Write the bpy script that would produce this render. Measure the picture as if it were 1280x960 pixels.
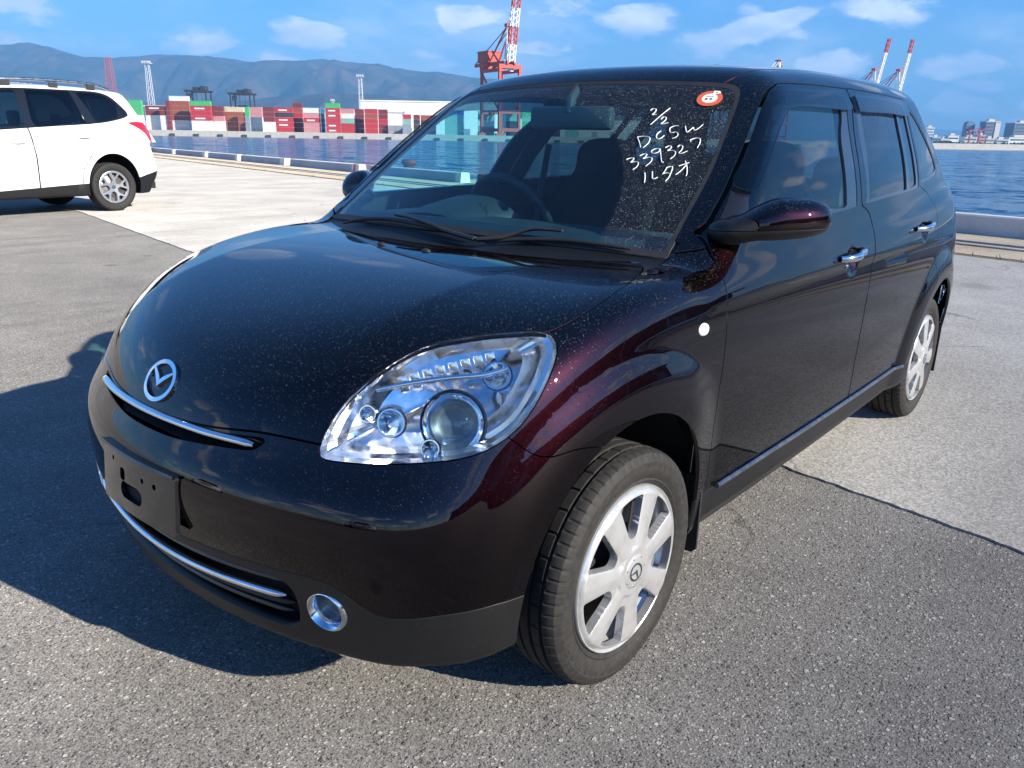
import bpy, bmesh, math, random
import numpy as np
from mathutils import Vector, Matrix
for o in list(bpy.data.objects): bpy.data.objects.remove(o)
scene = bpy.context.scene; COL = scene.collection
# ---------------------------------------------------------------- camera (x forward along the car, y to its left, z up)
CAM_F, CAM_C = 978.70, np.array([1.39116, 1.62389, 1.22419])
CAM_YAW, CAM_PITCH, CAM_ROLL = -2.44122, 0.304543, 0.017113
def cam_axes():
    cy, sy, cp, sp = math.cos(CAM_YAW), math.sin(CAM_YAW), math.cos(CAM_PITCH), math.sin(CAM_PITCH)
    f = np.array([cy*cp, sy*cp, -sp]); r = np.array([sy, -cy, 0.]); u = np.cross(r, f)
    c, s = math.cos(CAM_ROLL), math.sin(CAM_ROLL)
    return c*r+s*u, -s*r+c*u, f
CR, CU, CFW = cam_axes()
cd = bpy.data.cameras.new('camera'); cam = bpy.data.objects.new('camera', cd); COL.objects.link(cam)
M = Matrix(((CR[0], CU[0], -CFW[0], CAM_C[0]), (CR[1], CU[1], -CFW[1], CAM_C[1]), (CR[2], CU[2], -CFW[2], CAM_C[2]), (0, 0, 0, 1)))
cam.matrix_world = M; cd.sensor_width = 36; cd.lens = CAM_F/1280*36; cd.clip_start = .05; cd.clip_end = 60000
scene.camera = cam
# ---------------------------------------------------------------- sky, sun, exposure
SUN_D = Vector((-.28, 2.05, 1.0)).normalized()            # towards the sun: over the car's left shoulder
SUN_EL = math.asin(SUN_D.z)
world = bpy.data.worlds.new('World'); scene.world = world; world.use_nodes = True
def world_nodes():
    nt = world.node_tree; N = nt.nodes; L = nt.links; N.clear()
    def nd(t, **kw):
        n = N.new(t)
        for k, v in kw.items():
            if k[0] == 'i' and k[1:].isdigit(): n.inputs[int(k[1:])].default_value = v
            else: setattr(n, k, v)
        return n
    out = nd('ShaderNodeOutputWorld'); bg = nd('ShaderNodeBackground'); bg.inputs[1].default_value = .082
    sky = nd('ShaderNodeTexSky'); sky.sky_type = 'NISHITA'; sky.sun_disc = False
    sky.sun_elevation = SUN_EL; sky.sun_rotation = math.atan2(SUN_D.x, SUN_D.y); sky.air_density = 1.0; sky.dust_density = .35; sky.ozone_density = 2.2
    tc = nd('ShaderNodeTexCoord'); sep = nd('ShaderNodeSeparateXYZ'); L.new(tc.outputs['Generated'], sep.inputs[0])
    # fair-weather cumulus seen in perspective: the view direction dropped onto a flat cloud deck
    zc = nd('ShaderNodeMath', operation='MAXIMUM', i1=0.0); L.new(sep.outputs[2], zc.inputs[0])
    za = nd('ShaderNodeMath', operation='ADD', i1=.33); L.new(zc.outputs[0], za.inputs[0])
    dx = nd('ShaderNodeMath', operation='DIVIDE'); dy = nd('ShaderNodeMath', operation='DIVIDE')
    for d, k in ((dx, 0), (dy, 1)): L.new(sep.outputs[k], d.inputs[0]); L.new(za.outputs[0], d.inputs[1])
    cb = nd('ShaderNodeCombineXYZ', i2=CLOUD_SEED); L.new(dx.outputs[0], cb.inputs[0]); L.new(dy.outputs[0], cb.inputs[1])
    zz = nd('ShaderNodeMath', operation='MULTIPLY', i1=1.5); L.new(sep.outputs[2], zz.inputs[0])
    zs = nd('ShaderNodeMath', operation='ADD', i1=CLOUD_SEED); L.new(zz.outputs[0], zs.inputs[0]); L.new(zs.outputs[0], cb.inputs[2])
    n1 = nd('ShaderNodeTexNoise'); n1.inputs['Scale'].default_value = 5.5; n1.inputs['Detail'].default_value = 8; n1.inputs['Roughness'].default_value = .58
    L.new(cb.outputs[0], n1.inputs['Vector'])
    # separate heaps of unequal size, their outlines broken up by the noise
    vo = nd('ShaderNodeTexVoronoi'); vo.feature = 'SMOOTH_F1'; vo.inputs['Scale'].default_value = 4.6; vo.inputs['Smoothness'].default_value = .35; L.new(cb.outputs[0], vo.inputs['Vector'])
    vc = nd('ShaderNodeSeparateColor'); L.new(vo.outputs['Color'], vc.inputs[0])
    rr = nd('ShaderNodeMapRange', i1=.05, i2=.75, i3=-.06, i4=.62); L.new(vc.outputs[0], rr.inputs[0])
    sb = nd('ShaderNodeMath', operation='SUBTRACT'); L.new(rr.outputs[0], sb.inputs[0]); L.new(vo.outputs['Distance'], sb.inputs[1])
    nn = nd('ShaderNodeMath', operation='MULTIPLY_ADD', i1=1.5, i2=-.75); L.new(n1.outputs[0], nn.inputs[0])
    sa = nd('ShaderNodeMath', operation='ADD'); L.new(sb.outputs[0], sa.inputs[0]); L.new(nn.outputs[0], sa.inputs[1])
    mr = nd('ShaderNodeMapRange', interpolation_type='SMOOTHSTEP', i1=-.05, i2=.26, i3=0.0, i4=1.0); L.new(sa.outputs[0], mr.inputs[0])
    # thicker middles of a cloud are a little greyer underneath
    n2 = nd('ShaderNodeTexNoise'); n2.inputs['Scale'].default_value = 5.0; n2.inputs['Detail'].default_value = 4
    L.new(cb.outputs[0], n2.inputs['Vector'])
    cc = nd('ShaderNodeMixRGB'); cc.inputs[1].default_value = (9.0, 9.3, 10.2, 1); cc.inputs[2].default_value = (5.2, 6.2, 8.2, 1)
    cr = nd('ShaderNodeMapRange', i1=.42, i2=.62, i3=0.0, i4=1.0); L.new(n2.outputs[0], cr.inputs[0]); L.new(cr.outputs[0], cc.inputs[0])
    fade = nd('ShaderNodeMapRange', i1=-.01, i2=.05, i3=0.25, i4=.92); L.new(sep.outputs[2], fade.inputs[0])
    # a soft pale bank low over the hills
    bk = nd('ShaderNodeTexNoise'); bk.inputs['Scale'].default_value = 2.2; bk.inputs['Detail'].default_value = 7; bk.inputs['Roughness'].default_value = .6; L.new(cb.outputs[0], bk.inputs['Vector'])
    b1 = nd('ShaderNodeMapRange', interpolation_type='SMOOTHSTEP', i1=.42, i2=.66, i3=0.0, i4=.62); L.new(bk.outputs[0], b1.inputs[0])
    b2 = nd('ShaderNodeMapRange', interpolation_type='SMOOTHSTEP', i1=.07, i2=.17, i3=1.0, i4=.25); L.new(sep.outputs[2], b2.inputs[0])
    b3 = nd('ShaderNodeMath', operation='MULTIPLY'); L.new(b1.outputs[0], b3.inputs[0]); L.new(b2.outputs[0], b3.inputs[1])
    bm_ = nd('ShaderNodeMath', operation='MAXIMUM'); L.new(mr.outputs[0], bm_.inputs[0]); L.new(b3.outputs[0], bm_.inputs[1])
    high = nd('ShaderNodeMapRange', interpolation_type='SMOOTHSTEP', i1=.20, i2=.36, i3=1.0, i4=0.0); L.new(sep.outputs[2], high.inputs[0])     # the heaps stand far off; overhead is clear
    m0 = nd('ShaderNodeMath', operation='MULTIPLY'); L.new(bm_.outputs[0], m0.inputs[0]); L.new(fade.outputs[0], m0.inputs[1])
    mm = nd('ShaderNodeMath', operation='MULTIPLY'); L.new(m0.outputs[0], mm.inputs[0]); L.new(high.outputs[0], mm.inputs[1])
    # cool the physical sky to the clear winter blue of the day
    tint = nd('ShaderNodeMixRGB', blend_type='MULTIPLY'); tint.inputs[0].default_value = 1; tc2 = nd('ShaderNodeMixRGB'); tc2.inputs[1].default_value = (.60, .85, 1.10, 1); tc2.inputs[2].default_value = SKY_TINT
    tr = nd('ShaderNodeMapRange', i1=.0, i2=.14, i3=0.0, i4=1.0); L.new(sep.outputs[2], tr.inputs[0]); L.new(tr.outputs[0], tc2.inputs[0]); L.new(tc2.outputs[0], tint.inputs[2])
    L.new(sky.outputs[0], tint.inputs[1])
    mx = nd('ShaderNodeMixRGB'); L.new(mm.outputs[0], mx.inputs[0]); L.new(tint.outputs[0], mx.inputs[1]); L.new(cc.outputs[0], mx.inputs[2])
    L.new(mx.outputs[0], bg.inputs[0]); L.new(bg.outputs[0], out.inputs[0])
CLOUD_SEED = 5.3; SKY_TINT = (.34, .75, 1.26, 1)
world_nodes()
sl = bpy.data.lights.new('sun', 'SUN'); sl.energy = 5.0; sl.angle = math.radians(.53); sl.color = (1.0, .91, .76)
sun = bpy.data.objects.new('sun', sl); COL.objects.link(sun); sun.rotation_euler = (-SUN_D).to_track_quat('-Z', 'Y').to_euler()
scene.view_settings.view_transform = 'Standard'; scene.view_settings.look = 'None'; scene.view_settings.gamma = 1.0
scene.view_settings.exposure = 1.0; scene.view_settings.use_curve_mapping = False
scene.cycles.max_bounces = 7; scene.cycles.diffuse_bounces = 2; scene.cycles.glossy_bounces = 4; scene.cycles.transmission_bounces = 4; scene.cycles.transparent_max_bounces = 14; scene.cycles.volume_bounces = 0
scene.cycles.caustics_reflective = False; scene.cycles.caustics_refractive = False
# ---------------------------------------------------------------- materials
class NT:
    """small node-building helper"""
    def __init__(s, mat): s.m = mat; s.t = mat.node_tree; s.L = s.t.links
    def n(s, typ, **kw):
        d = s.t.nodes.new('ShaderNode'+typ)
        for k, v in kw.items():
            if k in ('operation', 'blend_type', 'interpolation_type', 'feature', 'noise_dimensions', 'voronoi_dimensions', 'data_type', 'distance', 'wave_type', 'bands_direction', 'clamp'): setattr(d, k, v)
            else:
                key = int(k[1:]) if k[0] == 'i' and k[1:].isdigit() else k.replace('_', ' ')
                if isinstance(v, bpy.types.NodeSocket): s.L.new(v, d.inputs[key])
                else: d.inputs[key].default_value = v
        return d
    def math(s, op, a, b=0.0, c=0.0): return s.n('Math', operation=op, i0=a, i1=b, i2=c).outputs[0]
    def ramp(s, v, lo, hi, a=0.0, b=1.0, smooth=True):
        return s.n('MapRange', interpolation_type='SMOOTHSTEP' if smooth else 'LINEAR', i0=v, i1=lo, i2=hi, i3=a, i4=b).outputs[0]
    def mix(s, f, a, b, mode='MIX'): return s.n('MixRGB', blend_type=mode, i0=f, i1=a, i2=b).outputs[0]
    def obj(s): return s.n('TexCoord').outputs['Object']
    def pos(s): return s.n('NewGeometry').outputs['Position']
    def noise(s, v, sc, det=3, rough=.5): return s.n('TexNoise', Vector=v, Scale=sc, Detail=det, Roughness=rough)
    def bump(s, h, st, dist=.01): return s.n('Bump', Height=h, Strength=st, Distance=dist).outputs[0]
def new_mat(name):
    m = bpy.data.materials.new(name); m.use_nodes = True; t = NT(m); t.b = m.node_tree.nodes['Principled BSDF']
    return m, t
def plain(name, col, rough=.5, metal=0.0, spec=.5, var=0.0, sc=8.0, coat=0.0):
    m, t = new_mat(name); b = t.b
    b.inputs['Roughness'].default_value = rough; b.inputs['Metallic'].default_value = metal; b.inputs['Specular IOR Level'].default_value = spec
    if coat: b.inputs['Coat Weight'].default_value = coat; b.inputs['Coat Roughness'].default_value = .03
    c = (*col, 1)
    if var > 0:
        n = t.noise(t.obj(), sc, 5, .6).outputs[0]; f = t.ramp(n, .3, .7, 1-var, 1+var, False)
        t.L.new(t.n('MixRGB', blend_type='MULTIPLY', i0=1.0, i1=c, i2=f).outputs[0], b.inputs['Base Color'])
        t.L.new(t.ramp(n, .3, .7, max(rough-.08, .02), min(rough+.08, 1), False), b.inputs['Roughness'])
    else: b.inputs['Base Color'].default_value = c
    return m
def specks(t, v, dens=.5, sc=150.0, size=.24):
    """dried rain spots and dust: little round marks of uneven size"""
    a = t.n('TexVoronoi', Vector=v, Scale=sc, Randomness=1.0); r = t.n('SeparateColor', i0=a.outputs['Color'])
    rad = t.math('MULTIPLY', r.outputs[0], size); on = t.math('GREATER_THAN', r.outputs[1], 1-dens)
    d = t.math('SUBTRACT', rad, a.outputs['Distance']); s1 = t.math('MULTIPLY', t.ramp(d, 0.0, size*.30), on)
    return s1
def mat_paint():
    m, t = new_mat('dark_mica_paint'); b = t.b; v = t.obj()
    up = t.n('SeparateXYZ', i0=t.n('NewGeometry').outputs['Normal']).outputs[2]
    dust = t.ramp(up, .10, .85, .05, 1.0)
    patch = t.ramp(t.noise(v, 3.2, 4).outputs[0], .30, .62, .62, 1.0)
    s1 = specks(t, v, .50, 210, .25); s2 = specks(t, v, .55, 380, .30)
    s = t.math('MULTIPLY', t.math('MAXIMUM', s1, t.math('MULTIPLY', s2, .8)), t.math('MULTIPLY', dust, patch))
    s = t.math('MULTIPLY', s, .42)
    film = t.math('MULTIPLY', t.math('MULTIPLY', dust, t.ramp(t.noise(v, 9, 6, .65).outputs[0], .3, .8, .25, 1)), .002)
    k = t.math('ADD', s, film)
    base = t.mix(t.ramp(t.noise(v, 900, 2).outputs[0], .4, .7), (.0042, .0006, .0014, 1), (.0085, .0010, .0024, 1))      # mica
    # rough mica layer and dust under a clear, mirror-smooth coat
    t.t.nodes.remove(b); out = t.t.nodes['Material Output']
    fl = t.n('BsdfGlossy', Color=base, Roughness=.40); df = t.n('BsdfDiffuse', Color=(.40, .40, .41, 1)); un = t.n('MixShader', i0=k); t.L.new(fl.outputs[0], un.inputs[1]); t.L.new(df.outputs[0], un.inputs[2])
    ct = t.n('BsdfGlossy', Color=(1, 1, 1, 1), Roughness=t.ramp(k, 0, .25, .012, .25, False)); fr = t.n('Fresnel', IOR=1.53).outputs[0]
    mx = t.n('MixShader', i0=t.math('MULTIPLY', fr, t.ramp(k, 0, .4, 1.0, .35, False))); t.L.new(un.outputs[0], mx.inputs[1]); t.L.new(ct.outputs[0], mx.inputs[2]); t.L.new(mx.outputs[0], out.inputs[0])
    return m
def glass_mat(name, tint, ior=1.5, rough=0.0, film=None, spec=1.0, alpha=0.0):
    """thin sheet glass: clear and tinted, with a mirror reflection that grows at a glance"""
    m, t = new_mat(name); t.t.nodes.remove(t.b); out = t.t.nodes['Material Output']
    tr = t.n('BsdfTransparent', Color=(*tint, 1)); gl = t.n('BsdfGlossy', Color=(1, 1, 1, 1), Roughness=rough)
    g = t.n('NewGeometry'); vd = t.t.nodes.new('ShaderNodeVectorMath'); vd.operation = 'DOT_PRODUCT'; t.L.new(g.outputs['Normal'], vd.inputs[0]); t.L.new(g.outputs['Incoming'], vd.inputs[1])
    c5 = t.math('POWER', t.math('SUBTRACT', 1.0, t.math('ABSOLUTE', vd.outputs['Value'])), 5.0); r0 = ((ior-1)/(ior+1))**2*1.1*spec
    mx = t.n('MixShader', i0=t.math('MINIMUM', t.math('ADD', t.math('MULTIPLY', c5, 1-r0), r0), .95)); t.L.new(tr.outputs[0], mx.inputs[1]); t.L.new(gl.outputs[0], mx.inputs[2])
    sh = mx.outputs[0]
    if film:
        df = t.n('BsdfDiffuse', Color=(.62, .64, .64, 1)); k = film(t)
        m2 = t.n('MixShader', i0=k); t.L.new(sh, m2.inputs[1]); t.L.new(df.outputs[0], m2.inputs[2]); sh = m2.outputs[0]
    t.L.new(sh, out.inputs[0]); return m
def windscreen_film(t):
    """rain-spotted dust outside the wiped sweeps"""
    v = t.obj(); p = t.n('SeparateXYZ', i0=v)
    s = t.math('MAXIMUM', specks(t, v, .70, 230, .34), t.math('MULTIPLY', specks(t, v, .6, 430, .36), .8))
    def arc(y0, z0, r):
        q = t.n('CombineXYZ', i0=t.math('SUBTRACT', p.outputs[1], y0), i1=t.math('MULTIPLY', t.math('SUBTRACT', p.outputs[2], z0), 1.62)).outputs[0]
        d = t.n('VectorMath', operation='LENGTH', i0=q).outputs[1] if False else None
        n = t.t.nodes.new('ShaderNodeVectorMath'); n.operation = 'LENGTH'; t.L.new(q, n.inputs[0])
        return t.ramp(n.outputs['Value'], r-.012, r, 1.0, 0.0)
    a = t.math('MAXIMUM', arc(-.18, .955, .66), t.math('MULTIPLY', arc(.50, .94, .52), t.ramp(p.outputs[1], .30, .34, 1.0, 0.0)))
    clean = t.math('SUBTRACT', 1.0, t.math('MULTIPLY', a, .96))
    f = t.math('MULTIPLY', t.math('ADD', t.math('MULTIPLY', s, .46), .012), clean)
    return t.math('ADD', f, t.math('MULTIPLY', a, t.math('MULTIPLY', t.noise(v, 14, 5, .6).outputs[0], .005)))
def side_film(t):
    v = t.obj(); return t.math('ADD', t.math('MULTIPLY', specks(t, v, .4, 260, .3), .05), .0005)
def mat_tyre():
    m, t = new_mat('tyre_rubber'); b = t.b; v = t.obj()
    n = t.noise(v, 60, 6, .7).outputs[0]
    t.L.new(t.mix(t.ramp(n, .35, .7), (.016, .0155, .0155, 1), (.029, .027, .026, 1)), b.inputs['Base Color'])
    b.inputs['Roughness'].default_value = .72; b.inputs['Specular IOR Level'].default_value = .35
    t.L.new(t.bump(t.noise(v, 400, 3).outputs[0], .25, .001), b.inputs['Normal'])
    return m
def mat_silver():
    m, t = new_mat('silver_wheel_paint'); b = t.b; v = t.obj()
    n = t.noise(v, 24, 6, .65).outputs[0]
    t.L.new(t.mix(t.ramp(n, .42, .8), (.66, .67, .69, 1), (.50, .49, .475, 1)), b.inputs['Base Color'])
    b.inputs['Metallic'].default_value = .65; b.inputs['Roughness'].default_value = .30; b.inputs['Coat Weight'].default_value = .4
    return m
def mat_plastic(name, col, rough, sc=900):
    m, t = new_mat(name); b = t.b; v = t.obj()
    n = t.noise(v, 7, 5, .6).outputs[0]; s = specks(t, v, .4, 240, .3)
    base = t.mix(t.ramp(n, .3, .75), (*col, 1), tuple(c*1.35 for c in col)+(1,))
    t.L.new(t.mix(t.math('MULTIPLY', s, .08), base, (.4, .38, .35, 1)), b.inputs['Base Color'])
    b.inputs['Roughness'].default_value = rough
    t.L.new(t.bump(t.noise(v, sc, 2).outputs[0], .15, .0006), b.inputs['Normal'])
    return m
MT = {}
MT['paint'] = mat_paint()
MT['windscreen'] = glass_mat('windscreen_glass', (.47, .84, .92), 1.52, film=windscreen_film)
MT['glass'] = glass_mat('green_side_glass', (.64, .89, .88), 1.52, film=side_film)
MT['privacy'] = glass_mat('dark_privacy_glass', (.16, .19, .20), 1.52, film=side_film)
MT['lens'] = glass_mat('clear_lamp_lens', (.96, .97, .97), 1.45, spec=.75, film=lambda t: t.math('MULTIPLY', specks(t, t.obj(), .4, 300, .3), .10))
MT['visor'] = glass_mat('smoked_visor', (.24, .28, .31), 1.5, .02, film=side_film)
MT['bulbglass'] = glass_mat('bulb_glass', (.80, .90, .95), 1.6, .02)
MT['chrome'] = plain('chrome', (.82, .84, .87), .07, 1.0, var=.05, sc=30)
MT['reflector'] = plain('lamp_reflector', (.93, .94, .955), .15, 1.0, var=.05, sc=40)
MT['satin'] = plain('satin_metal', (.36, .38, .41), .30, 1.0, var=.08, sc=20)
MT['tyre'] = mat_tyre(); MT['silver'] = mat_silver()
MT['trim'] = mat_plastic('grained_black_plastic', (.0042, .0045, .0052), .48)
MT['gloss'] = plain('gloss_black', (.010, .010, .012), .10, 0, .5, coat=.4)
MT['rubber'] = plain('black_rubber', (.014, .014, .015), .62, var=.2, sc=40)
MT['dark'] = plain('dark_cavity', (.010, .010, .011), .8, var=.2)
MT['interior'] = mat_plastic('dark_interior_trim', (.026, .027, .032), .6, 500)
MT['seat'] = plain('black_seat_cloth', (.018, .018, .022), .92, spec=.15, var=.25, sc=120)
MT['iron'] = plain('dull_iron', (.20, .19, .18), .5, .8, var=.25, sc=20)
MT['crayon'] = plain('white_wax_crayon', (.80, .84, .84), .85, var=.10, sc=60)
MT['sticker_red'] = plain('sticker_red', (.62, .11, .05), .5)
MT['sticker_white'] = plain('sticker_white', (.78, .78, .70), .5)
MT['ink'] = plain('dark_ink', (.05, .06, .06), .6)
MT['marker'] = plain('white_indicator_lens', (.80, .81, .82), .18, 0, .5, var=.05, sc=90, coat=.6)
# ---------------------------------------------------------------- smooth implicit car bodies
class Spline:
    """natural cubic through (x,y) knots, straight beyond its ends"""
    def __init__(s, *kn):
        kn = sorted(kn); s.x = np.array([k[0] for k in kn], float); s.y = np.array([k[1] for k in kn], float)
        n = len(kn); h = np.diff(s.x); A = np.eye(n); b = np.zeros(n)
        for i in range(1, n-1):
            A[i, i-1] = h[i-1]; A[i, i] = 2*(h[i-1]+h[i]); A[i, i+1] = h[i]
            b[i] = 6*((s.y[i+1]-s.y[i])/h[i]-(s.y[i]-s.y[i-1])/h[i-1])
        s.m = np.linalg.solve(A, b); s.h = h
        s.d0 = (s.y[1]-s.y[0])/h[0]-h[0]*s.m[1]/6; s.d1 = (s.y[-1]-s.y[-2])/h[-1]+h[-1]*s.m[-2]/6
    def __call__(s, t):
        t = np.asarray(t, float); tc = np.clip(t, s.x[0], s.x[-1])
        i = np.clip(np.searchsorted(s.x, tc)-1, 0, len(s.h)-1); h = s.h[i]
        a = (s.x[i+1]-tc)/h; b = 1-a
        v = a*s.y[i]+b*s.y[i+1]+((a**3-a)*s.m[i]+(b**3-b)*s.m[i+1])*h*h/6
        return v+np.minimum(t-s.x[0], 0)*s.d0+np.maximum(t-s.x[-1], 0)*s.d1
def smax(a, b, k):
    h = np.maximum(k-np.abs(a-b), 0)/k
    return np.maximum(a, b)+h*h*h*k/6
def smin(a, b, k): return -smax(-a, -b, k)
def softp(t, k): return 0.5*(t+np.sqrt(t*t+k*k))
def grad(F, P, e=2e-4):
    G = np.empty_like(P)
    for i in range(3):
        d = np.zeros(3); d[i] = e
        G[:, i] = (F(P+d)-F(P-d))/(2*e)
    return G
def snap(F, P, n=2):
    for _ in range(n):
        G = grad(F, P); P = P-G*(F(P)/np.maximum((G*G).sum(1), 1e-9))[:, None]
    return P
def surface_nets(F, lo, hi, h, B=6):
    lo = np.array(lo, float); nb = np.ceil((np.array(hi)-lo)/(h*B)).astype(int); n = nb*B+1
    # coarse blocks first, the fine grid only where the surface can pass
    cb = np.stack(np.meshgrid(*[lo[i]+h*B*(np.arange(nb[i])+.5) for i in range(3)], indexing='ij'), -1)
    Vb = F(cb); V = np.repeat(np.repeat(np.repeat(Vb, B, 0), B, 1), B, 2).astype(np.float64)
    V = np.pad(V, ((0, 1),)*3, mode='edge')
    need = np.zeros(n, bool); hot = np.argwhere(np.abs(Vb) < h*B*1.25)
    for b in hot:
        s = b*B; need[s[0]:s[0]+B+1, s[1]:s[1]+B+1, s[2]:s[2]+B+1] = True
    ii = np.argwhere(need)
    for a in range(0, len(ii), 400000):
        q = ii[a:a+400000]; V[q[:, 0], q[:, 1], q[:, 2]] = F(lo+h*q)
    inside = V < 0
    c = np.zeros(n-1, np.int8)
    for dx in (0, 1):
        for dy in (0, 1):
            for dz in (0, 1):
                c += inside[dx:n[0]-1+dx, dy:n[1]-1+dy, dz:n[2]-1+dz]
    act = (c > 0) & (c < 8)
    idx = -np.ones(n-1, np.int64); ids = np.argwhere(act); idx[act] = np.arange(len(ids))
    acc = np.zeros((len(ids), 3)); cnt = np.zeros(len(ids))
    for p in [(a, b, d) for a in (0, 1) for b in (0, 1) for d in (0, 1)]:
        for k in range(3):
            if p[k] == 0:
                q = list(p); q[k] = 1
                A = V[ids[:, 0]+p[0], ids[:, 1]+p[1], ids[:, 2]+p[2]]; Bv = V[ids[:, 0]+q[0], ids[:, 1]+q[1], ids[:, 2]+q[2]]
                m = (A < 0) != (Bv < 0); t = np.where(m, A/np.where(m, A-Bv, 1), 0)
                pt = np.tile(np.array(p, float), (len(ids), 1)); pt[:, k] += t
                acc[m] += pt[m]; cnt[m] += 1
    P = lo+h*(ids+acc/cnt[:, None])
    faces = []
    for k in range(3):
        a, b = [(1, 2), (2, 0), (0, 1)][k]
        s0 = [slice(1, n[i]-1) for i in range(3)]; s0[k] = slice(0, n[k]-1); s1 = list(s0); s1[k] = slice(1, n[k])
        A = inside[tuple(s0)]; Bv = inside[tuple(s1)]
        off = np.array([1, 1, 1]); off[k] = 0; e = np.argwhere(A != Bv)+off
        flip = A[A != Bv]
        def cell(da, db):
            q = e.copy(); q[:, a] += da; q[:, b] += db; return idx[q[:, 0], q[:, 1], q[:, 2]]
        Q = np.stack([cell(-1, -1), cell(0, -1), cell(0, 0), cell(-1, 0)], 1)
        Q[~flip] = Q[~flip][:, ::-1]; faces.append(Q)
    return P, np.concatenate(faces)
# ---------------------------------------------------------------- cutting a skin into panels
def smooth_loop(pts, n=6, closed=True):
    """Catmull-Rom through the points"""
    p = np.array(pts, float); m = len(p); out = []
    for i in range(m if closed else m-1):
        if closed: a, b, c, d = p[i-1], p[i], p[(i+1) % m], p[(i+2) % m]
        else: a, b, c, d = p[max(i-1, 0)], p[i], p[i+1], p[min(i+2, m-1)]
        for k in range(n):
            t = k/n
            out.append(.5*(2*b+(c-a)*t+(2*a-5*b+4*c-d)*t*t+(3*b-a-3*c+d)*t**3))
    if not closed: out.append(p[-1])
    return np.array(out)
def poly_sd(Q, poly):
    """signed distance of points to a closed 2d polygon, negative inside"""
    Q = np.asarray(Q); d = np.full(len(Q), 9.); lo, hi = poly.min(0)-.08, poly.max(0)+.08
    s = np.where(((Q > lo) & (Q < hi)).all(1))[0]
    if len(s) == 0: return d
    q = Q[s]; best = np.full(len(q), 81.); ins = np.zeros(len(q), bool)
    for i in range(len(poly)):
        a, b = poly[i-1], poly[i]; e = b-a; w = q-a
        t = np.clip((w@e)/max(e@e, 1e-12), 0, 1); r = w-t[:, None]*e
        best = np.minimum(best, (r*r).sum(1))
        cr = (a[1] > q[:, 1]) != (b[1] > q[:, 1])
        if a[1] != b[1]: ins ^= cr & (q[:, 0] < (b[0]-a[0])*(q[:, 1]-a[1])/(b[1]-a[1])+a[0])
    d[s] = np.where(ins, -1, 1)*np.sqrt(best); return d
class Skin:
    def __init__(s, F, P, faces): s.F = F; s.P = [P]; s.n = len(P); s.faces = [tuple(f) for f in faces.tolist()]
    @property
    def V(s):
        if len(s.P) > 1: s.P = [np.concatenate(s.P)]
        return s.P[0]
    def cut(s, faces, d):
        """split faces along d=0 -> (d<0, d>0); d is one value for each vertex"""
        V = s.V; ins, outs = [], []; cache = {}; new = []; n0 = len(V); neg = (d < 0).tolist()
        def cutv(i, j):
            k = (i, j) if i < j else (j, i)
            if k not in cache:
                a, b = d[k[0]], d[k[1]]; t = a/(a-b); new.append(V[k[0]]*(1-t)+V[k[1]]*t); cache[k] = n0+len(new)-1
            return cache[k]
        for f in faces:
            m = [neg[i] for i in f]
            if all(m): ins.append(f)
            elif not any(m): outs.append(f)
            else:
                A, B = [], []; L = len(f)
                for k in range(L):
                    i, j = f[k], f[(k+1) % L]
                    (A if m[k] else B).append(i)
                    if m[k] != m[(k+1) % L]:
                        c = cutv(i, j); A.append(c); B.append(c)
                if len(A) > 2: ins.append(tuple(A))
                if len(B) > 2: outs.append(tuple(B))
        if new: s.P.append(np.array(new))
        return ins, outs
    def split(s, faces, fd, gap=0.0):
        """fd(V)->d ; returns inside, outside with a gap left between"""
        g = gap/2
        a, rest = s.cut(faces, fd(s.V)+g)
        if gap > 0: _, rest = s.cut(rest, fd(s.V)-g)
        return a, rest
def skin_object(name, skin, faces, mat, parent=None, inset=0.0, depth=.012, both=False, tilt=0.0):
    """a panel of the skin as a mesh object: outer face, its edges folded inwards by depth"""
    if not faces: return None
    used = sorted({i for f in faces for i in f}); mp = {i: k for k, i in enumerate(used)}
    P = skin.V[used]; P = snap(skin.F, P, 1) if len(P) else P
    N = grad(skin.F, P); N /= np.maximum(np.linalg.norm(N, axis=1), 1e-9)[:, None]
    P = P-N*inset
    fs = [tuple(mp[i] for i in f) for f in faces]
    vn = [None]*0
    verts = P.tolist(); loopn = []
    for f in fs:
        for i in f: loopn.append(N[i])
    nf = len(fs)
    if depth > 0:
        cnt = {}
        for f in fs:
            for k in range(len(f)):
                e = (f[k], f[(k+1) % len(f)]); cnt[e] = cnt.get(e, 0)+1
        bd = [e for e in cnt if (e[1], e[0]) not in cnt]
        inner = {}; lo = len(verts)
        for a, b in bd:
            for i in (a, b):
                if i not in inner: inner[i] = len(verts); verts.append((P[i]-N[i]*depth).tolist())
        for a, b in bd:
            fs.append((b, a, inner[a], inner[b]))
            t = P[b]-P[a]; n = np.cross(t, (N[a]+N[b])); L = np.linalg.norm(n); n = n/L if L > 1e-12 else N[a]
            for i in (b, a): m = n*.75+N[i]*.66; loopn.append(m/np.linalg.norm(m))
            for i in (a, b): loopn.append(n)
    me = bpy.data.meshes.new(name); me.from_pydata(verts, [], fs)
    me.polygons.foreach_set('use_smooth', [True]*len(fs))
    me.normals_split_custom_set([tuple(v) for v in loopn])
    me.materials.append(mat)
    o = bpy.data.objects.new(name, me); COL.objects.link(o); o.parent = parent
    return o
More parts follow.
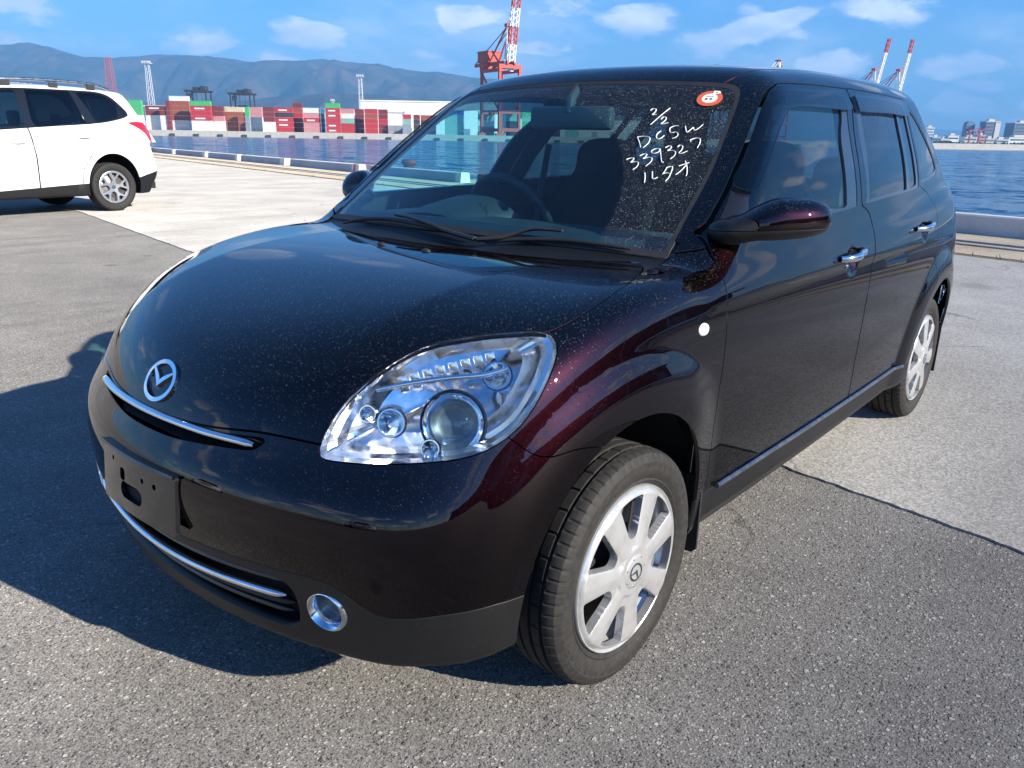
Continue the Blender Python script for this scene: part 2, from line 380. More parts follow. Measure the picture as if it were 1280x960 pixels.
# ---------------------------------------------------------------- scene-tree and mesh helpers
def thing(name, label, cat, loc=(0, 0, 0), rotz=0.0, group=None):
    o = bpy.data.objects.new(name, None); COL.objects.link(o); o.location = loc; o.rotation_euler = (0, 0, rotz)
    return tag(o, label, cat, group)
def tag(o, label=None, cat=None, group=None, kind=None):
    if label: o['label'] = label
    if cat: o['category'] = cat
    if group: o['group'] = group
    if kind: o['kind'] = kind
    return o
def mesh_obj(name, verts, faces, mat, parent=None, smooth=None):
    me = bpy.data.meshes.new(name); me.from_pydata([tuple(v) for v in verts], [], faces); me.update()
    if smooth is not None:
        me.polygons.foreach_set('use_smooth', [True]*len(me.polygons)); me.set_sharp_from_angle(angle=math.radians(smooth))
    if mat: me.materials.append(mat)
    o = bpy.data.objects.new(name, me); COL.objects.link(o); o.parent = parent; return o
def copy_tree(o, parent=None):
    c = o.copy(); COL.objects.link(c); c.parent = parent
    for ch in list(o.children): copy_tree(ch, c)
    return c
def frame(c, n, up=(0, 0, 1)):
    """matrix whose local z is n and whose local y leans to up"""
    n = Vector(n).normalized(); u = Vector(up); x = u.cross(n)
    if x.length < 1e-5: x = Vector((1, 0, 0)).cross(n)
    x.normalize(); y = n.cross(x)
    return Matrix(((x.x, y.x, n.x, c[0]), (x.y, y.y, n.y, c[1]), (x.z, y.z, n.z, c[2]), (0, 0, 0, 1)))
class MB:
    def __init__(s): s.v = []; s.f = []
    def add(s, verts, faces, M=None):
        k = len(s.v)
        s.v += [tuple(M @ Vector(p)) for p in verts] if M is not None else [tuple(p) for p in verts]
        s.f += [tuple(i+k for i in f) for f in faces]; return s
    def box(s, lo, hi, M=None, bevel=0.0):
        if bevel > 0:
            bm = bmesh.new(); bmesh.ops.create_cube(bm, size=1)
            for v in bm.verts: v.co = Vector([(lo[i]+hi[i])/2+v.co[i]*(hi[i]-lo[i]) for i in range(3)])
            bmesh.ops.bevel(bm, geom=bm.edges[:], offset=bevel, segments=2, affect='EDGES', profile=.5)
            bm.verts.index_update(); r = s.add([v.co for v in bm.verts], [[v.index for v in f.verts] for f in bm.faces], M); bm.free(); return r
        x0, y0, z0 = lo; x1, y1, z1 = hi
        return s.add([(x0, y0, z0), (x1, y0, z0), (x1, y1, z0), (x0, y1, z0), (x0, y0, z1), (x1, y0, z1), (x1, y1, z1), (x0, y1, z1)],
                     [(0, 3, 2, 1), (4, 5, 6, 7), (0, 1, 5, 4), (1, 2, 6, 5), (2, 3, 7, 6), (3, 0, 4, 7)], M)
    def lathe(s, prof, seg=32, M=None, close=False):
        """profile of (radius, height) turned about local z"""
        n = len(prof); V = []; Fc = []
        for j in range(seg):
            a = 2*math.pi*j/seg; c, d = math.cos(a), math.sin(a)
            V += [(r*c, r*d, h) for r, h in prof]
        for j in range(seg):
            k = (j+1) % seg
            for i in range(n if close else n-1):
                i2 = (i+1) % n; Fc.append((j*n+i, k*n+i, k*n+i2, j*n+i2))
        return s.add(V, Fc, M)
    def tube(s, pts, r, seg=8, sx=1.0, up=(0, 0, 1), caps=True):
        """swept tube; r is a radius or one for each point; sx squashes it across"""
        pts = [Vector(p) for p in pts]; n = len(pts); rs = [r]*n if not hasattr(r, '__len__') else r; V = []; Fc = []
        for i, p in enumerate(pts):
            t = (pts[min(i+1, n-1)]-pts[max(i-1, 0)]).normalized(); a = Vector(up).cross(t)
            if a.length < 1e-4: a = Vector((1, 0, 0)).cross(t)
            a.normalize(); b = t.cross(a)
            for j in range(seg):
                w = 2*math.pi*j/seg; V.append(p+a*(math.cos(w)*rs[i]*sx)+b*(math.sin(w)*rs[i]))
        for i in range(n-1):
            for j in range(seg): k = (j+1) % seg; Fc.append((i*seg+j, i*seg+k, (i+1)*seg+k, (i+1)*seg+j))
        if caps: Fc.append(tuple(range(seg))[::-1]); Fc.append(tuple((n-1)*seg+j for j in range(seg)))
        return s.add(V, Fc)
    def bar(s, a, b, w, h=None):
        """square bar from a to b"""
        h = h or w; a = Vector(a); b = Vector(b); M = frame(a, b-a) if (b-a).normalized().cross(Vector((0, 0, 1))).length > 1e-3 else frame(a, b-a, (0, 1, 0))
        return s.box((-w/2, -h/2, 0), (w/2, h/2, (b-a).length), M)
    def prism(s, outline, z0, z1, M=None):
        n = len(outline)
        return s.add([(p[0], p[1], z0) for p in outline]+[(p[0], p[1], z1) for p in outline],
                     [tuple(range(n))[::-1], tuple(range(n, 2*n))]+[(i, (i+1) % n, n+(i+1) % n, n+i) for i in range(n)], M)
    def flip(s):
        """the same on the other side of the car"""
        m = MB(); m.v = [(p[0], -p[1], p[2]) for p in s.v]; m.f = [f[::-1] for f in s.f]; return m
    def build(s, name, mat, parent=None, smooth=35): return mesh_obj(name, s.v, s.f, mat, parent, smooth)
def sheet(name, sd, box, h, to3d, mat, parent=None, depth=.004, down=(0, 0, -1)):
    """flat or bent sheet with a cut outline: sd(uv)<0 is kept, to3d bends it, its edges drop by depth along down"""
    u = np.arange(box[0], box[1]+h, h); v = np.arange(box[2], box[3]+h, h); U, W = np.meshgrid(u, v, indexing='ij'); nv = len(v)
    P = np.stack([U.ravel(), W.ravel(), 0*U.ravel()], 1); fs = []
    for i in range(len(u)-1):
        for j in range(nv-1): a = i*nv+j; fs.append((a, a+nv, a+nv+1, a+1))
    sk = Skin(None, P, np.zeros((0, 4), int)); ins, _ = sk.cut(fs, sd(P[:, :2]))
    used = sorted({i for f in ins for i in f}); mp = {i: k for k, i in enumerate(used)}; Q = sk.V[used]
    T = np.array(to3d(Q)); fs = [tuple(mp[i] for i in f) for f in ins]; verts = [tuple(p) for p in T]
    cnt = {(f[k], f[(k+1) % len(f)]) for f in fs for k in range(len(f))}; inner = {}; dn = np.array(down, float)
    for a, b in [e for e in cnt if (e[1], e[0]) not in cnt]:
        for i in (a, b):
            if i not in inner: inner[i] = len(verts); verts.append(tuple(T[i]+dn*depth))
        fs.append((b, a, inner[a], inner[b]))
    return mesh_obj(name, verts, fs, mat, parent, 40)
# ---------------------------------------------------------------- quay, kerbs, water
QO = np.array([-11.57, -.06]); QT = np.array([-.228, -.974]); QT /= np.linalg.norm(QT); QN = np.array([QT[1], -QT[0]])   # along the quay edge, and out over the water
def Q3(s, n, z=0.0): p = QO+QT*s+QN*n; return (p[0], p[1], z)
WATER_Z = -.85
def mat_asphalt():
    m, t = new_mat('worn_asphalt'); b = t.b; p = t.pos()
    wv = t.n('MixRGB', blend_type='ADD', i0=.006, i1=p, i2=t.noise(p, 60, 2).outputs['Color']).outputs[0]
    v1 = t.n('TexVoronoi', Vector=wv, Scale=150.0); v2 = t.n('TexVoronoi', Vector=wv, Scale=330.0); v3 = t.n('TexVoronoi', Vector=wv, Scale=62.0)
    c1 = t.n('SeparateColor', i0=v1.outputs['Color']); c2 = t.n('SeparateColor', i0=v2.outputs['Color']); c3 = t.n('SeparateColor', i0=v3.outputs['Color'])
    def ramp(f, *st):
        r = t.n('ValToRGB', i0=f); e = r.color_ramp.elements; e[0].position, e[0].color = st[0]; e[1].position, e[1].color = st[-1]
        for q in st[1:-1]: k = e.new(q[0]); k.color = q[1]
        return r.outputs[0]
    fine = ramp(c2.outputs[1], (0, (.095, .092, .088, 1)), (.5, (.165, .158, .150, 1)), (1, (.275, .262, .245, 1)))
    mid = ramp(c1.outputs[0], (0, (.042, .041, .042, 1)), (.35, (.118, .114, .110, 1)), (.75, (.235, .226, .212, 1)), (1, (.50, .48, .45, 1)))
    big = ramp(c3.outputs[0], (0, (.075, .073, .072, 1)), (.5, (.20, .19, .178, 1)), (1, (.44, .42, .39, 1)))
    s1 = t.math('MULTIPLY', t.math('GREATER_THAN', c1.outputs[1], .34), t.ramp(v1.outputs['Distance'], .30, .52, 1, 0)); s3 = t.math('MULTIPLY', t.math('GREATER_THAN', c3.outputs[1], .72), t.ramp(v3.outputs['Distance'], .26, .40, 1, 0))
    c = t.mix(s3, t.mix(s1, fine, mid), big)
    wide = t.ramp(t.noise(p, .42, 7, .6).outputs[0], .30, .72, .80, 1.20, False); patch = t.ramp(t.noise(p, 3.1, 6, .62).outputs[0], .30, .72, .86, 1.14, False)
    c = t.mix(1.0, t.mix(1.0, c, wide, 'MULTIPLY'), patch, 'MULTIPLY')
    # tyre-polished lanes, oil drips, a few tar-filled hairlines
    mp = t.n('Mapping', i0=p); mp.inputs['Rotation'].default_value = (0, 0, .55); mp.inputs['Scale'].default_value = (.16, 2.2, 1)
    lane = t.ramp(t.noise(mp.outputs[0], 1.0, 4, .5).outputs[0], .52, .72, 0, .30); c = t.mix(lane, c, (.075, .073, .072, 1))
    ov = t.n('TexVoronoi', Vector=p, Scale=1.7); oc = t.n('SeparateColor', i0=ov.outputs['Color']).outputs[0]
    drip = t.math('MULTIPLY', t.math('GREATER_THAN', oc, .80), t.ramp(t.math('ADD', ov.outputs['Distance'], t.math('MULTIPLY', t.noise(p, 9, 4).outputs[0], .16)), .10, .24, .55, 0)); c = t.mix(drip, c, (.035, .034, .034, 1))
    ck = t.n('TexVoronoi', Vector=t.n('MixRGB', blend_type='ADD', i0=.35, i1=p, i2=t.noise(p, 2.2, 4).outputs['Color']).outputs[0], Scale=.42, feature='DISTANCE_TO_EDGE')
    c = t.mix(t.math('MULTIPLY', t.ramp(ck.outputs['Distance'], .0012, .0035, .35, 0), t.ramp(t.noise(p, .8, 2).outputs[0], .48, .60)), c, (.025, .025, .026, 1))
    t.L.new(c, b.inputs['Base Color'])
    b.inputs['Roughness'].default_value = .82; b.inputs['Diffuse Roughness'].default_value = .9; b.inputs['Specular IOR Level'].default_value = .35
    h = t.math('ADD', t.math('MULTIPLY', s1, c1.outputs[2]), t.math('ADD', t.math('MULTIPLY', s3, 1.4), t.math('MULTIPLY', c2.outputs[0], .35)))
    t.L.new(t.bump(h, .75, .0035), b.inputs['Normal']); return m
def mat_concrete(name, c0, c1, grit=.5, joints=False):
    m, t = new_mat(name); b = t.b; p = t.pos()
    n = t.noise(p, .8, 8, .62).outputs[0]; g = t.noise(p, 95, 3, .7).outputs[0]; v = t.n('TexVoronoi', Vector=p, Scale=120.0)
    sp = t.n('SeparateColor', i0=v.outputs['Color']).outputs[0]
    c = t.mix(t.ramp(n, .30, .70), (*c0, 1), (*c1, 1)); c = t.mix(1.0, c, t.ramp(sp, 0, 1, 1-.38*grit, 1+.30*grit, False), 'MULTIPLY')
    c = t.mix(1.0, c, t.ramp(g, .3, .7, 1-.2*grit, 1+.2*grit, False), 'MULTIPLY')
    c = t.mix(t.math('MULTIPLY', t.ramp(t.noise(p, 2.6, 7, .7).outputs[0], .62, .80), .45), c, tuple(k*.5 for k in c0)+(1,))
    if joints:
        ck = t.n('TexVoronoi', Vector=t.n('MixRGB', blend_type='ADD', i0=.5, i1=p, i2=t.noise(p, 1.6, 5).outputs['Color']).outputs[0], Scale=.30, feature='DISTANCE_TO_EDGE')
        c = t.mix(t.math('MULTIPLY', t.ramp(ck.outputs['Distance'], .001, .003, .6, 0), t.ramp(t.noise(p, .6, 2).outputs[0], .45, .56)), c, tuple(k*.35 for k in c0)+(1,))
        mp = t.n('Mapping', i0=p); mp.inputs['Rotation'].default_value = (0, 0, 1.34); mp.inputs['Scale'].default_value = (.12, 1.6, 1)
        c = t.mix(t.ramp(t.noise(mp.outputs[0], 1.1, 5, .6).outputs[0], .50, .74, 0, .42), c, tuple(k*.62 for k in c0)+(1,))
        ov = t.n('TexVoronoi', Vector=p, Scale=.9); oc = t.n('SeparateColor', i0=ov.outputs['Color']).outputs[0]
        c = t.mix(t.math('MULTIPLY', t.math('GREATER_THAN', oc, .74), t.ramp(t.math('ADD', ov.outputs['Distance'], t.math('MULTIPLY', t.noise(p, 5, 5).outputs[0], .25)), .16, .36, .40, 0)), c, tuple(k*.4 for k in c0)+(1,))
    t.L.new(c, b.inputs['Base Color']); b.inputs['Roughness'].default_value = .86; b.inputs['Diffuse Roughness'].default_value = .9; b.inputs['Specular IOR Level'].default_value = .3
    t.L.new(t.bump(t.math('ADD', g, sp), .5*grit, .004), b.inputs['Normal']); return m
def mat_water():
    m, t = new_mat('harbour_water'); b = t.b; p = t.pos()
    b.inputs['Base Color'].default_value = (.006, .050, .120, 1); b.inputs['Roughness'].default_value = .13; b.inputs['IOR'].default_value = 1.33
    w = t.n('Mapping', i0=p); w.inputs['Rotation'].default_value = (0, 0, .6); w.inputs['Scale'].default_value = (1, .5, 1)
    def slope(sc, k, det=2):
        n = t.n('TexNoise', Vector=w.outputs[0], Scale=sc, Detail=det, Roughness=.6); q = t.t.nodes.new('ShaderNodeVectorMath'); q.operation = 'MULTIPLY_ADD'
        t.L.new(n.outputs['Color'], q.inputs[0]); q.inputs[1].default_value = (k, k, 0); q.inputs[2].default_value = (-k/2, -k/2, 0); return q.outputs[0]
    def add(a, b): q = t.t.nodes.new('ShaderNodeVectorMath'); q.operation = 'ADD'; t.L.new(a, q.inputs[0]); (t.L.new(b, q.inputs[1]) if hasattr(b, 'node') else setattr(q.inputs[1], 'default_value', b)); return q.outputs[0]
    v = add(add(add(slope(.28, .85), slope(1.1, 1.3)), slope(4.2, .95)), (0, 0, 1.0))
    nm = t.t.nodes.new('ShaderNodeVectorMath'); nm.operation = 'NORMALIZE'; t.L.new(v, nm.inputs[0]); t.L.new(nm.outputs[0], b.inputs['Normal']); return m
MT['asphalt'] = mat_asphalt(); MT['concrete'] = mat_concrete('pale_concrete', (.318, .306, .282), (.425, .410, .382), .85, True)
MT['coping'] = mat_concrete('brown_coping_concrete', (.36, .29, .205), (.50, .42, .31), .8); MT['kerbgrey'] = mat_concrete('grey_kerb_concrete', (.46, .465, .475), (.58, .58, .585), .4)
MT['kerbred'] = plain('rust_red_paint', (.20, .045, .035), .75, var=.3, sc=3); MT['kerbwhite'] = plain('white_road_paint', (.72, .72, .70), .7, var=.15, sc=6)
MT['kerborange'] = plain('orange_road_paint', (.62, .16, .06), .7, var=.2, sc=6); MT['weeds'] = plain('dry_weeds', (.10, .085, .045), .9, var=.4, sc=8)
MT['water'] = mat_water(); MT['rail'] = plain('rusty_rail', (.085, .055, .04), .6, .3, var=.4, sc=4)
def sheet_obj(name, pts, mat, kind='structure'):
    o = mesh_obj(name, pts, [tuple(range(len(pts)))], mat); o['kind'] = kind; return o
# asphalt reaches from behind the camera to the quay edge; the paler concrete apron lies on it
rng = random.Random(7)
ASP = [Q3(s, n, 0) for s, n in ((-400, 1.0), (400, 1.0), (400, -400), (-400, -400))]
sheet_obj('asphalt_ground', ASP, MT['asphalt'])
def seam_pt(s):                                                     # the rough joint between the two surfaces
    d = np.array([-.183, -.983]); d /= np.linalg.norm(d); p = np.array([-1.50, .56])+d*s; return p, np.array([d[1], -d[0]])
ss = np.concatenate([np.arange(-30, -3, .5), np.arange(-3, 8, .035), np.arange(8, 24, .15), np.arange(24, 120, 1.5)]); edge = []
for s in ss:
    p, n = seam_pt(s); j = .003*math.sin(s*7.3)+.004*math.sin(s*23.1+1)+rng.uniform(-.006, .006) if -3 < s < 24 else 0
    edge.append((p[0]+n[0]*j, p[1]+n[1]*j))
far_ = []
for s in ss:                                                        # matching points along the coping joint
    p, n = seam_pt(s); w = (p-QO)@QN; k = -2.62-w; far_.append((p[0]+QN[0]*k, p[1]+QN[1]*k))
V = [(*e, .008) for e in edge]+[(*e, .008) for e in far_]+[(*e, -.01) for e in edge]; n = len(ss)
ca = mesh_obj('concrete_apron', V, [(i, n+i, n+i+1, i+1) for i in range(n-1)]+[(i+1, 2*n+i+1, 2*n+i, i) for i in range(n-1)], MT['concrete']); ca['kind'] = 'structure'
def strip(name, n0, n1, z, mat, s0=-60, s1=160, h=.05):
    P = [Q3(s0, n0, z), Q3(s1, n0, z), Q3(s1, n1, z), Q3(s0, n1, z)]
    V = [(p[0], p[1], p[2]) for p in P]+[(p[0], p[1], p[2]-h) for p in P]
    o = mesh_obj(name, V, [(0, 1, 2, 3), (4, 7, 6, 5), (0, 4, 5, 1), (1, 5, 6, 2), (2, 6, 7, 3), (3, 7, 4, 0)], mat); o['kind'] = 'structure'; return o
strip('coping_slab', -2.42, 1.0, .010, MT['coping'], h=.02)
strip('rail_groove', -2.62, -2.42, .004, MT['weeds'], h=.01)
strip('coping_ridge', -1.60, -1.44, .030, MT['concrete'], h=.06); strip('crane_rail', -1.36, -1.28, .020, MT['rail'], h=.04); strip('coping_ridge', -1.18, -1.04, .028, MT['concrete'], h=.06)
wallv = [Q3(s, n_, z) for s in (-400, 400) for n_, z in ((1.0, .008), (1.0, -6))]
o = mesh_obj('quay_wall', wallv, [(0, 2, 3, 1)], MT['coping']); o['kind'] = 'structure'
c0 = Q3(0, 1.02)
WP = [Q3(-30000, 1.01, WATER_Z), Q3(30000, 1.01, WATER_Z), Q3(30000, 40000, WATER_Z), Q3(-30000, 40000, WATER_Z)]
sheet_obj('harbour_water', WP, MT['water'])
# weeds along the groove
wm = MB(); rw = random.Random(3)
for i in range(420):
    s = rw.uniform(-6, 40); p = Vector(Q3(s, rw.uniform(-2.60, -2.44), .0)); a = rw.uniform(0, 6.28); hgt = rw.uniform(.02, .075); d = Vector((math.cos(a), math.sin(a), 0))*.008
    tip = p+Vector((rw.uniform(-.03, .03), rw.uniform(-.03, .03), hgt)); wm.add([p-d, p+d, tip], [(0, 1, 2)])
w = wm.build('groove_weeds', MT['weeds'], None, None); tag(w, 'dry brown weeds growing in the crane rail groove', 'weeds', kind='stuff')
# kerb blocks standing along the edge
def kerb(s0, s1, mat, label, paint=()):
    pr = [(-.16, 0), (.16, 0), (.13, .25), (.11, .27), (-.11, .27), (-.13, .25)]; L = s1-s0
    V = [(0 if e == 0 else L, n_, z) for e in (0, 1) for n_, z in pr]; k = len(pr)
    Fc = [tuple(range(k))[::-1], tuple(range(k, 2*k))]+[(i, (i+1) % k, k+(i+1) % k, k+i) for i in range(k)]
    M = Matrix(((QT[0], QN[0], 0, Q3(s0, .1)[0]), (QT[1], QN[1], 0, Q3(s0, .1)[1]), (0, 0, 1, .008), (0, 0, 0, 1)))
    o = thing('quay_stop_block', label, 'stop block', group='concrete kerb blocks along the quay edge'); MB().add(V, Fc, M).build('block', mat, o, 30)
    for a, b, pm in paint:
        pb = MB(); g = .004; V = [(x, n_+(g if n_ > 0 else -g), z+(g if z > .1 else 0)) for x in (a-g, b+g) for n_, z in pr]
        pb.add(V, Fc, M).build('painted_end', pm, o, 30)
Wt, Og = MT['kerbwhite'], MT['kerborange']
for a, b, mat, lab, pt in (
    (-9.2, -3.7, MT['kerbgrey'], 'grey quay kerb block beyond the right edge of the photo', ()),
    (-3.3, 2.7, MT['kerbgrey'], 'long grey quay kerb block right of the dark car', ()),
    (3.1, 9.0, MT['kerbgrey'], 'grey quay kerb block hidden behind the dark car', ((0, .3, Wt),)),
    (9.7, 13.5, MT['kerbred'], 'rust red quay kerb block seen through the driver window', ()),
    (14.3, 19.9, MT['kerbgrey'], 'grey quay kerb with white end, seen through the windscreen', ((0, .28, Wt),)),
    (20.7, 26.9, MT['kerbgrey'], 'nearest grey kerb left of the windscreen, its near end striped orange and white', ((.05, .22, Wt), (.22, .40, Og), (.40, .55, Wt))),
    (27.5, 32.9, MT['kerbgrey'], 'second grey kerb from the windscreen, with wide white end', ((0, .5, Wt),)),
    (33.4, 38.0, MT['kerbgrey'], 'third grey kerb from the windscreen along the water', ((0, .35, Wt),)),
    (38.5, 44.3, MT['kerbgrey'], 'fourth grey kerb from the windscreen along the water', ((0, .5, Wt),)),
    (44.8, 50.1, MT['kerbgrey'], 'grey kerb next to the one nearest the white car', ((0, .35, Wt), (4.6, 5.25, Og))),
    (50.7, 60.0, MT['kerbgrey'], 'distant grey kerb just right of the white car', ((0, .4, Wt),))): kerb(a, b, mat, lab, pt)
bt = thing('mooring_bollard', 'rust red mooring bollard on the quay edge beside the windscreen pillar', 'bollard', Q3(18.4, .62))
MT['rust'] = plain('rust_red_iron', (.17, .045, .030), .7, var=.35, sc=7)
MB().lathe([(.30, 0), (.30, .03), (.20, .06), (.165, .22), (.18, .32), (.235, .37), (.25, .43), (.22, .49), (.10, .52), (.0005, .525)], 28).build('post', MT['rust'], bt, 50)
MB().lathe([(.34, .0), (.34, .022), (.29, .024)], 28).build('base_plate', MT['rust'], bt)
# ---------------------------------------------------------------- across the water: container terminal, cranes, hills, skyline
FH = np.array([math.cos(CAM_YAW), math.sin(CAM_YAW)]); RH = np.array([math.sin(CAM_YAW), -math.cos(CAM_YAW)])       # towards the far shore, and along it
def G(u, d, z=0.0):
    """u metres along the far shore, d metres out from here"""
    p = CAM_C[:2]+FH*d+RH*u; return (p[0], p[1], z)
def shore(px, d):
    """where a bearing (column of the survey photo) meets distance d; returns u"""
    v = CFW*CAM_F+CR*(px-640)+CU*310; return d*(v[:2]@RH)/(v[:2]@FH)
MF = Matrix(((RH[0], FH[0], 0, 0), (RH[1], FH[1], 0, 0), (0, 0, 1, 0), (0, 0, 0, 1)))       # local x along the shore, y away, z up
def farM(u, d, z=0.0, rot=0.0): return Matrix.Translation(G(u, d, z)) @ MF @ Matrix.Rotation(rot, 4, 'Z')
def cmat(name, c, r=.6, var=.12, sc=.6): MT[name] = plain(name, c, r, var=var, sc=sc); return MT[name]
for nm, c in (('box_maroon', (.19, .035, .040)), ('box_red', (.42, .035, .045)), ('box_brown', (.30, .085, .050)), ('box_white', (.66, .66, .65)), ('box_cream', (.58, .50, .36)), ('box_green', (.07, .40, .14)),
              ('box_teal', (.20, .42, .38)), ('box_blue', (.03, .20, .42)), ('box_dark', (.05, .045, .06)), ('box_grey', (.25, .28, .34)), ('box_pink', (.52, .24, .25))): cmat(nm, c)
cmat('crane_red', (.46, .060, .034)); cmat('crane_white', (.74, .74, .74)); cmat('crane_black', (.03, .035, .045)); cmat('mast_grey', (.50, .53, .57)); cmat('far_concrete', (.48, .46, .42), .85)
cmat('shed_white', (.78, .78, .77)); cmat('tower_glass', (.12, .17, .24), .35); cmat('tower_pale', (.55, .53, .50)); cmat('far_dark', (.06, .07, .07)); cmat('roof_blue', (.10, .28, .48)); cmat('mast_red', (.40, .05, .05))
ORD = ['first', 'second', 'third', 'fourth', 'fifth', 'sixth', 'seventh', 'eighth', 'ninth', 'tenth', 'eleventh', 'twelfth', 'thirteenth', 'fourteenth', 'fifteenth', 'sixteenth', 'seventeenth', 'eighteenth', 'nineteenth', 'twentieth', 'twenty-first', 'twenty-second', 'twenty-third', 'twenty-fourth', 'twenty-fifth', 'twenty-sixth', 'twenty-seventh', 'twenty-eighth', 'twenty-ninth']
FD_ = 460.0; FZ = 2.3
# far quay: wall, fenders, yard
uA, uB = -900, 620
o = MB().box((uA, 0, -6), (uB, 900, FZ), farM(0, FD_)).build('far_quay', MT['far_concrete'], None, None); o['kind'] = 'structure'
for i, u in enumerate(np.arange(shore(186, FD_), shore(186, FD_)+29*13.5-1, 13.5)):
    f = MB().box((u-1.3, -.7, -1.2), (u+1.3, -.02, .55), farM(0, FD_)).build('quay_fender', MT['far_dark'], None, None)
    tag(f, '%s black rubber fender along the far quay wall, counted from the white car' % ORD[i], 'fender', 'fenders along the far quay wall')
CN = {'m': ('box_maroon', 'maroon'), 'r': ('box_red', 'bright red'), 'b': ('box_brown', 'red-brown'), 'w': ('box_white', 'white'), 'c': ('box_cream', 'cream'), 'g': ('box_green', 'green'), 't': ('box_teal', 'teal'), 'u': ('box_blue', 'blue'), 'd': ('box_dark', 'near-black'), 'y': ('box_grey', 'grey'), 'p': ('box_pink', 'faded pink')}
def container(u0, u1, z, d, key, label, logo):
    L = u1-u0; mat, cn = CN[key]; o = thing('shipping_container', label, 'container', G((u0+u1)/2, d, z), 0, 'containers stacked on the far quay'); h = 2.68; R4 = MF.to_3x3().to_4x4()
    b = MB().box((-L/2+.08, .06, .06), (L/2-.08, 2.38, h-.05)); n = max(6, int(L/.55))
    for i in range(n):                                              # pressed side panels
        x = -L/2+.25+(L-.5)*(i+.5)/n; b.box((x-.13, .015, .12), (x+.13, .09, h-.12))
    b.v = [tuple(R4 @ Vector(p)) for p in b.v]; b.build('wall', MT[mat], o, None)
    fr = MB()
    for x in (-L/2, L/2-.14): fr.box((x, 0, 0), (x+.14, .16, h)); fr.box((x, 2.28, 0), (x+.14, 2.44, h))
    fr.box((-L/2+.14, 0, h-.12), (L/2-.14, .12, h)); fr.box((-L/2+.14, 0, 0), (L/2-.14, .12, .14)); fr.box((-L/2+.14, .12, h-.04), (L/2-.14, 2.40, h-.01))
    fr.v = [tuple(R4 @ Vector(p)) for p in fr.v]; fr.build('frame', MT[mat], o, None)
    if logo:
        lg_ = MB(); x = -L*.30
        lg_.box((x, -.02, .85), (x+L*.50, .013, 1.65)); lg_.v = [tuple(R4 @ Vector(p)) for p in lg_.v]; lg_.build('painted_panel', MT['box_white'], o, None)
STK = [(150, 159, 'wwww'), (160.5, 181, 'wwggg'), (185, 210, 'wwmm'), (211, 215.5, 'mmmmm'), (216, 240, 'wbbbbw'), (241, 266.5, 'wrrrg'), (268.5, 282, 'wpmm'), (283, 307, 'bbbc'), (308, 313.5, 'yygg'), (315, 329.5, 'wwpp'), (330.5, 344.5, 'wmmm'),
       (345.5, 367.5, 'rrdr'), (368, 379.5, 'mbrbm'), (380.5, 401, 'prpw'), (402, 407, 'uutu'), (408, 426, 'rrrrg'), (427, 443.5, 'rtwp'), (444.5, 455.5, 'mmmm'), (456.5, 472.5, 'rrbr'), (473.5, 485, 'mrmm'), (504, 514, 'ytr'), (517, 525, 'ddm'), (526, 545, 'bdb'), (556, 580, 'tttu'),
       (597, 618, 'twtt'), (632, 650, 'ddtt'), (652, 676, 'ggtg'), (690, 700, 'bmb'), (706, 722, 'tutt')]
for i, (a, b, tiers) in enumerate(STK):
    d = FD_+16+(i*37 % 5)*2.8; u0, u1 = shore(a, d), shore(b, d)
    for k, key in enumerate(tiers[0]+tiers):
        container(u0+.1, u1-.1, FZ+k*2.72, d, key, '%s shipping container, %s tier up in the %s stack right of the white car' % (CN[key][1], ORD[k], ORD[i]), key in 'rm' and (u1-u0) > 8 and (i+k) % 3 != 2)
# sheds behind
def shed(px0, px1, d, h, depth, mat, name, label, roofmat, windows=False, cat='warehouse'):
    u0, u1 = shore(px0, d), shore(px1, d); o = thing(name, label, cat, G((u0+u1)/2, d, FZ)); L = u1-u0
    R4 = MF.to_3x3().to_4x4()
    def part_(nm, lo, hi, m_): b = MB().box(lo, hi); b.v = [tuple(R4 @ Vector(p)) for p in b.v]; return b.build(nm, MT[m_], o, None)
    part_('wall', (-L/2, 0, 0), (L/2, depth, h), mat); part_('roof', (-L/2-.6, -.6, h+.01), (L/2+.6, depth+.6, h+.9), roofmat)
    n = max(2, int(L/14))
    for i in range(n):
        x = -L/2+L*(i+.5)/n; part_('door', (x-2.2, -.08, 0), (x+2.2, -.01, min(5, h*.5)), 'box_grey')
        if windows: part_('window', (x-2.6, -.08, h*.70), (x+2.6, -.01, h*.82), 'tower_glass')
shed(452, 620, 640, 24, 80, 'shed_white', 'warehouse', 'tall white windowless warehouse behind the container stacks', 'shed_white')
shed(185, 430, 660, 18, 60, 'shed_white', 'warehouse', 'long low white warehouse showing over the container stacks', 'shed_white')
shed(640, 800, 700, 15, 60, 'tower_pale', 'warehouse', 'pale warehouse beyond the containers, seen through the windscreen', 'far_dark')
shed(486, 503, 505, 12.5, 9, 'shed_white', 'quay_office', 'white quayside block in the gap between red container stacks', 'shed_white', cat='building')
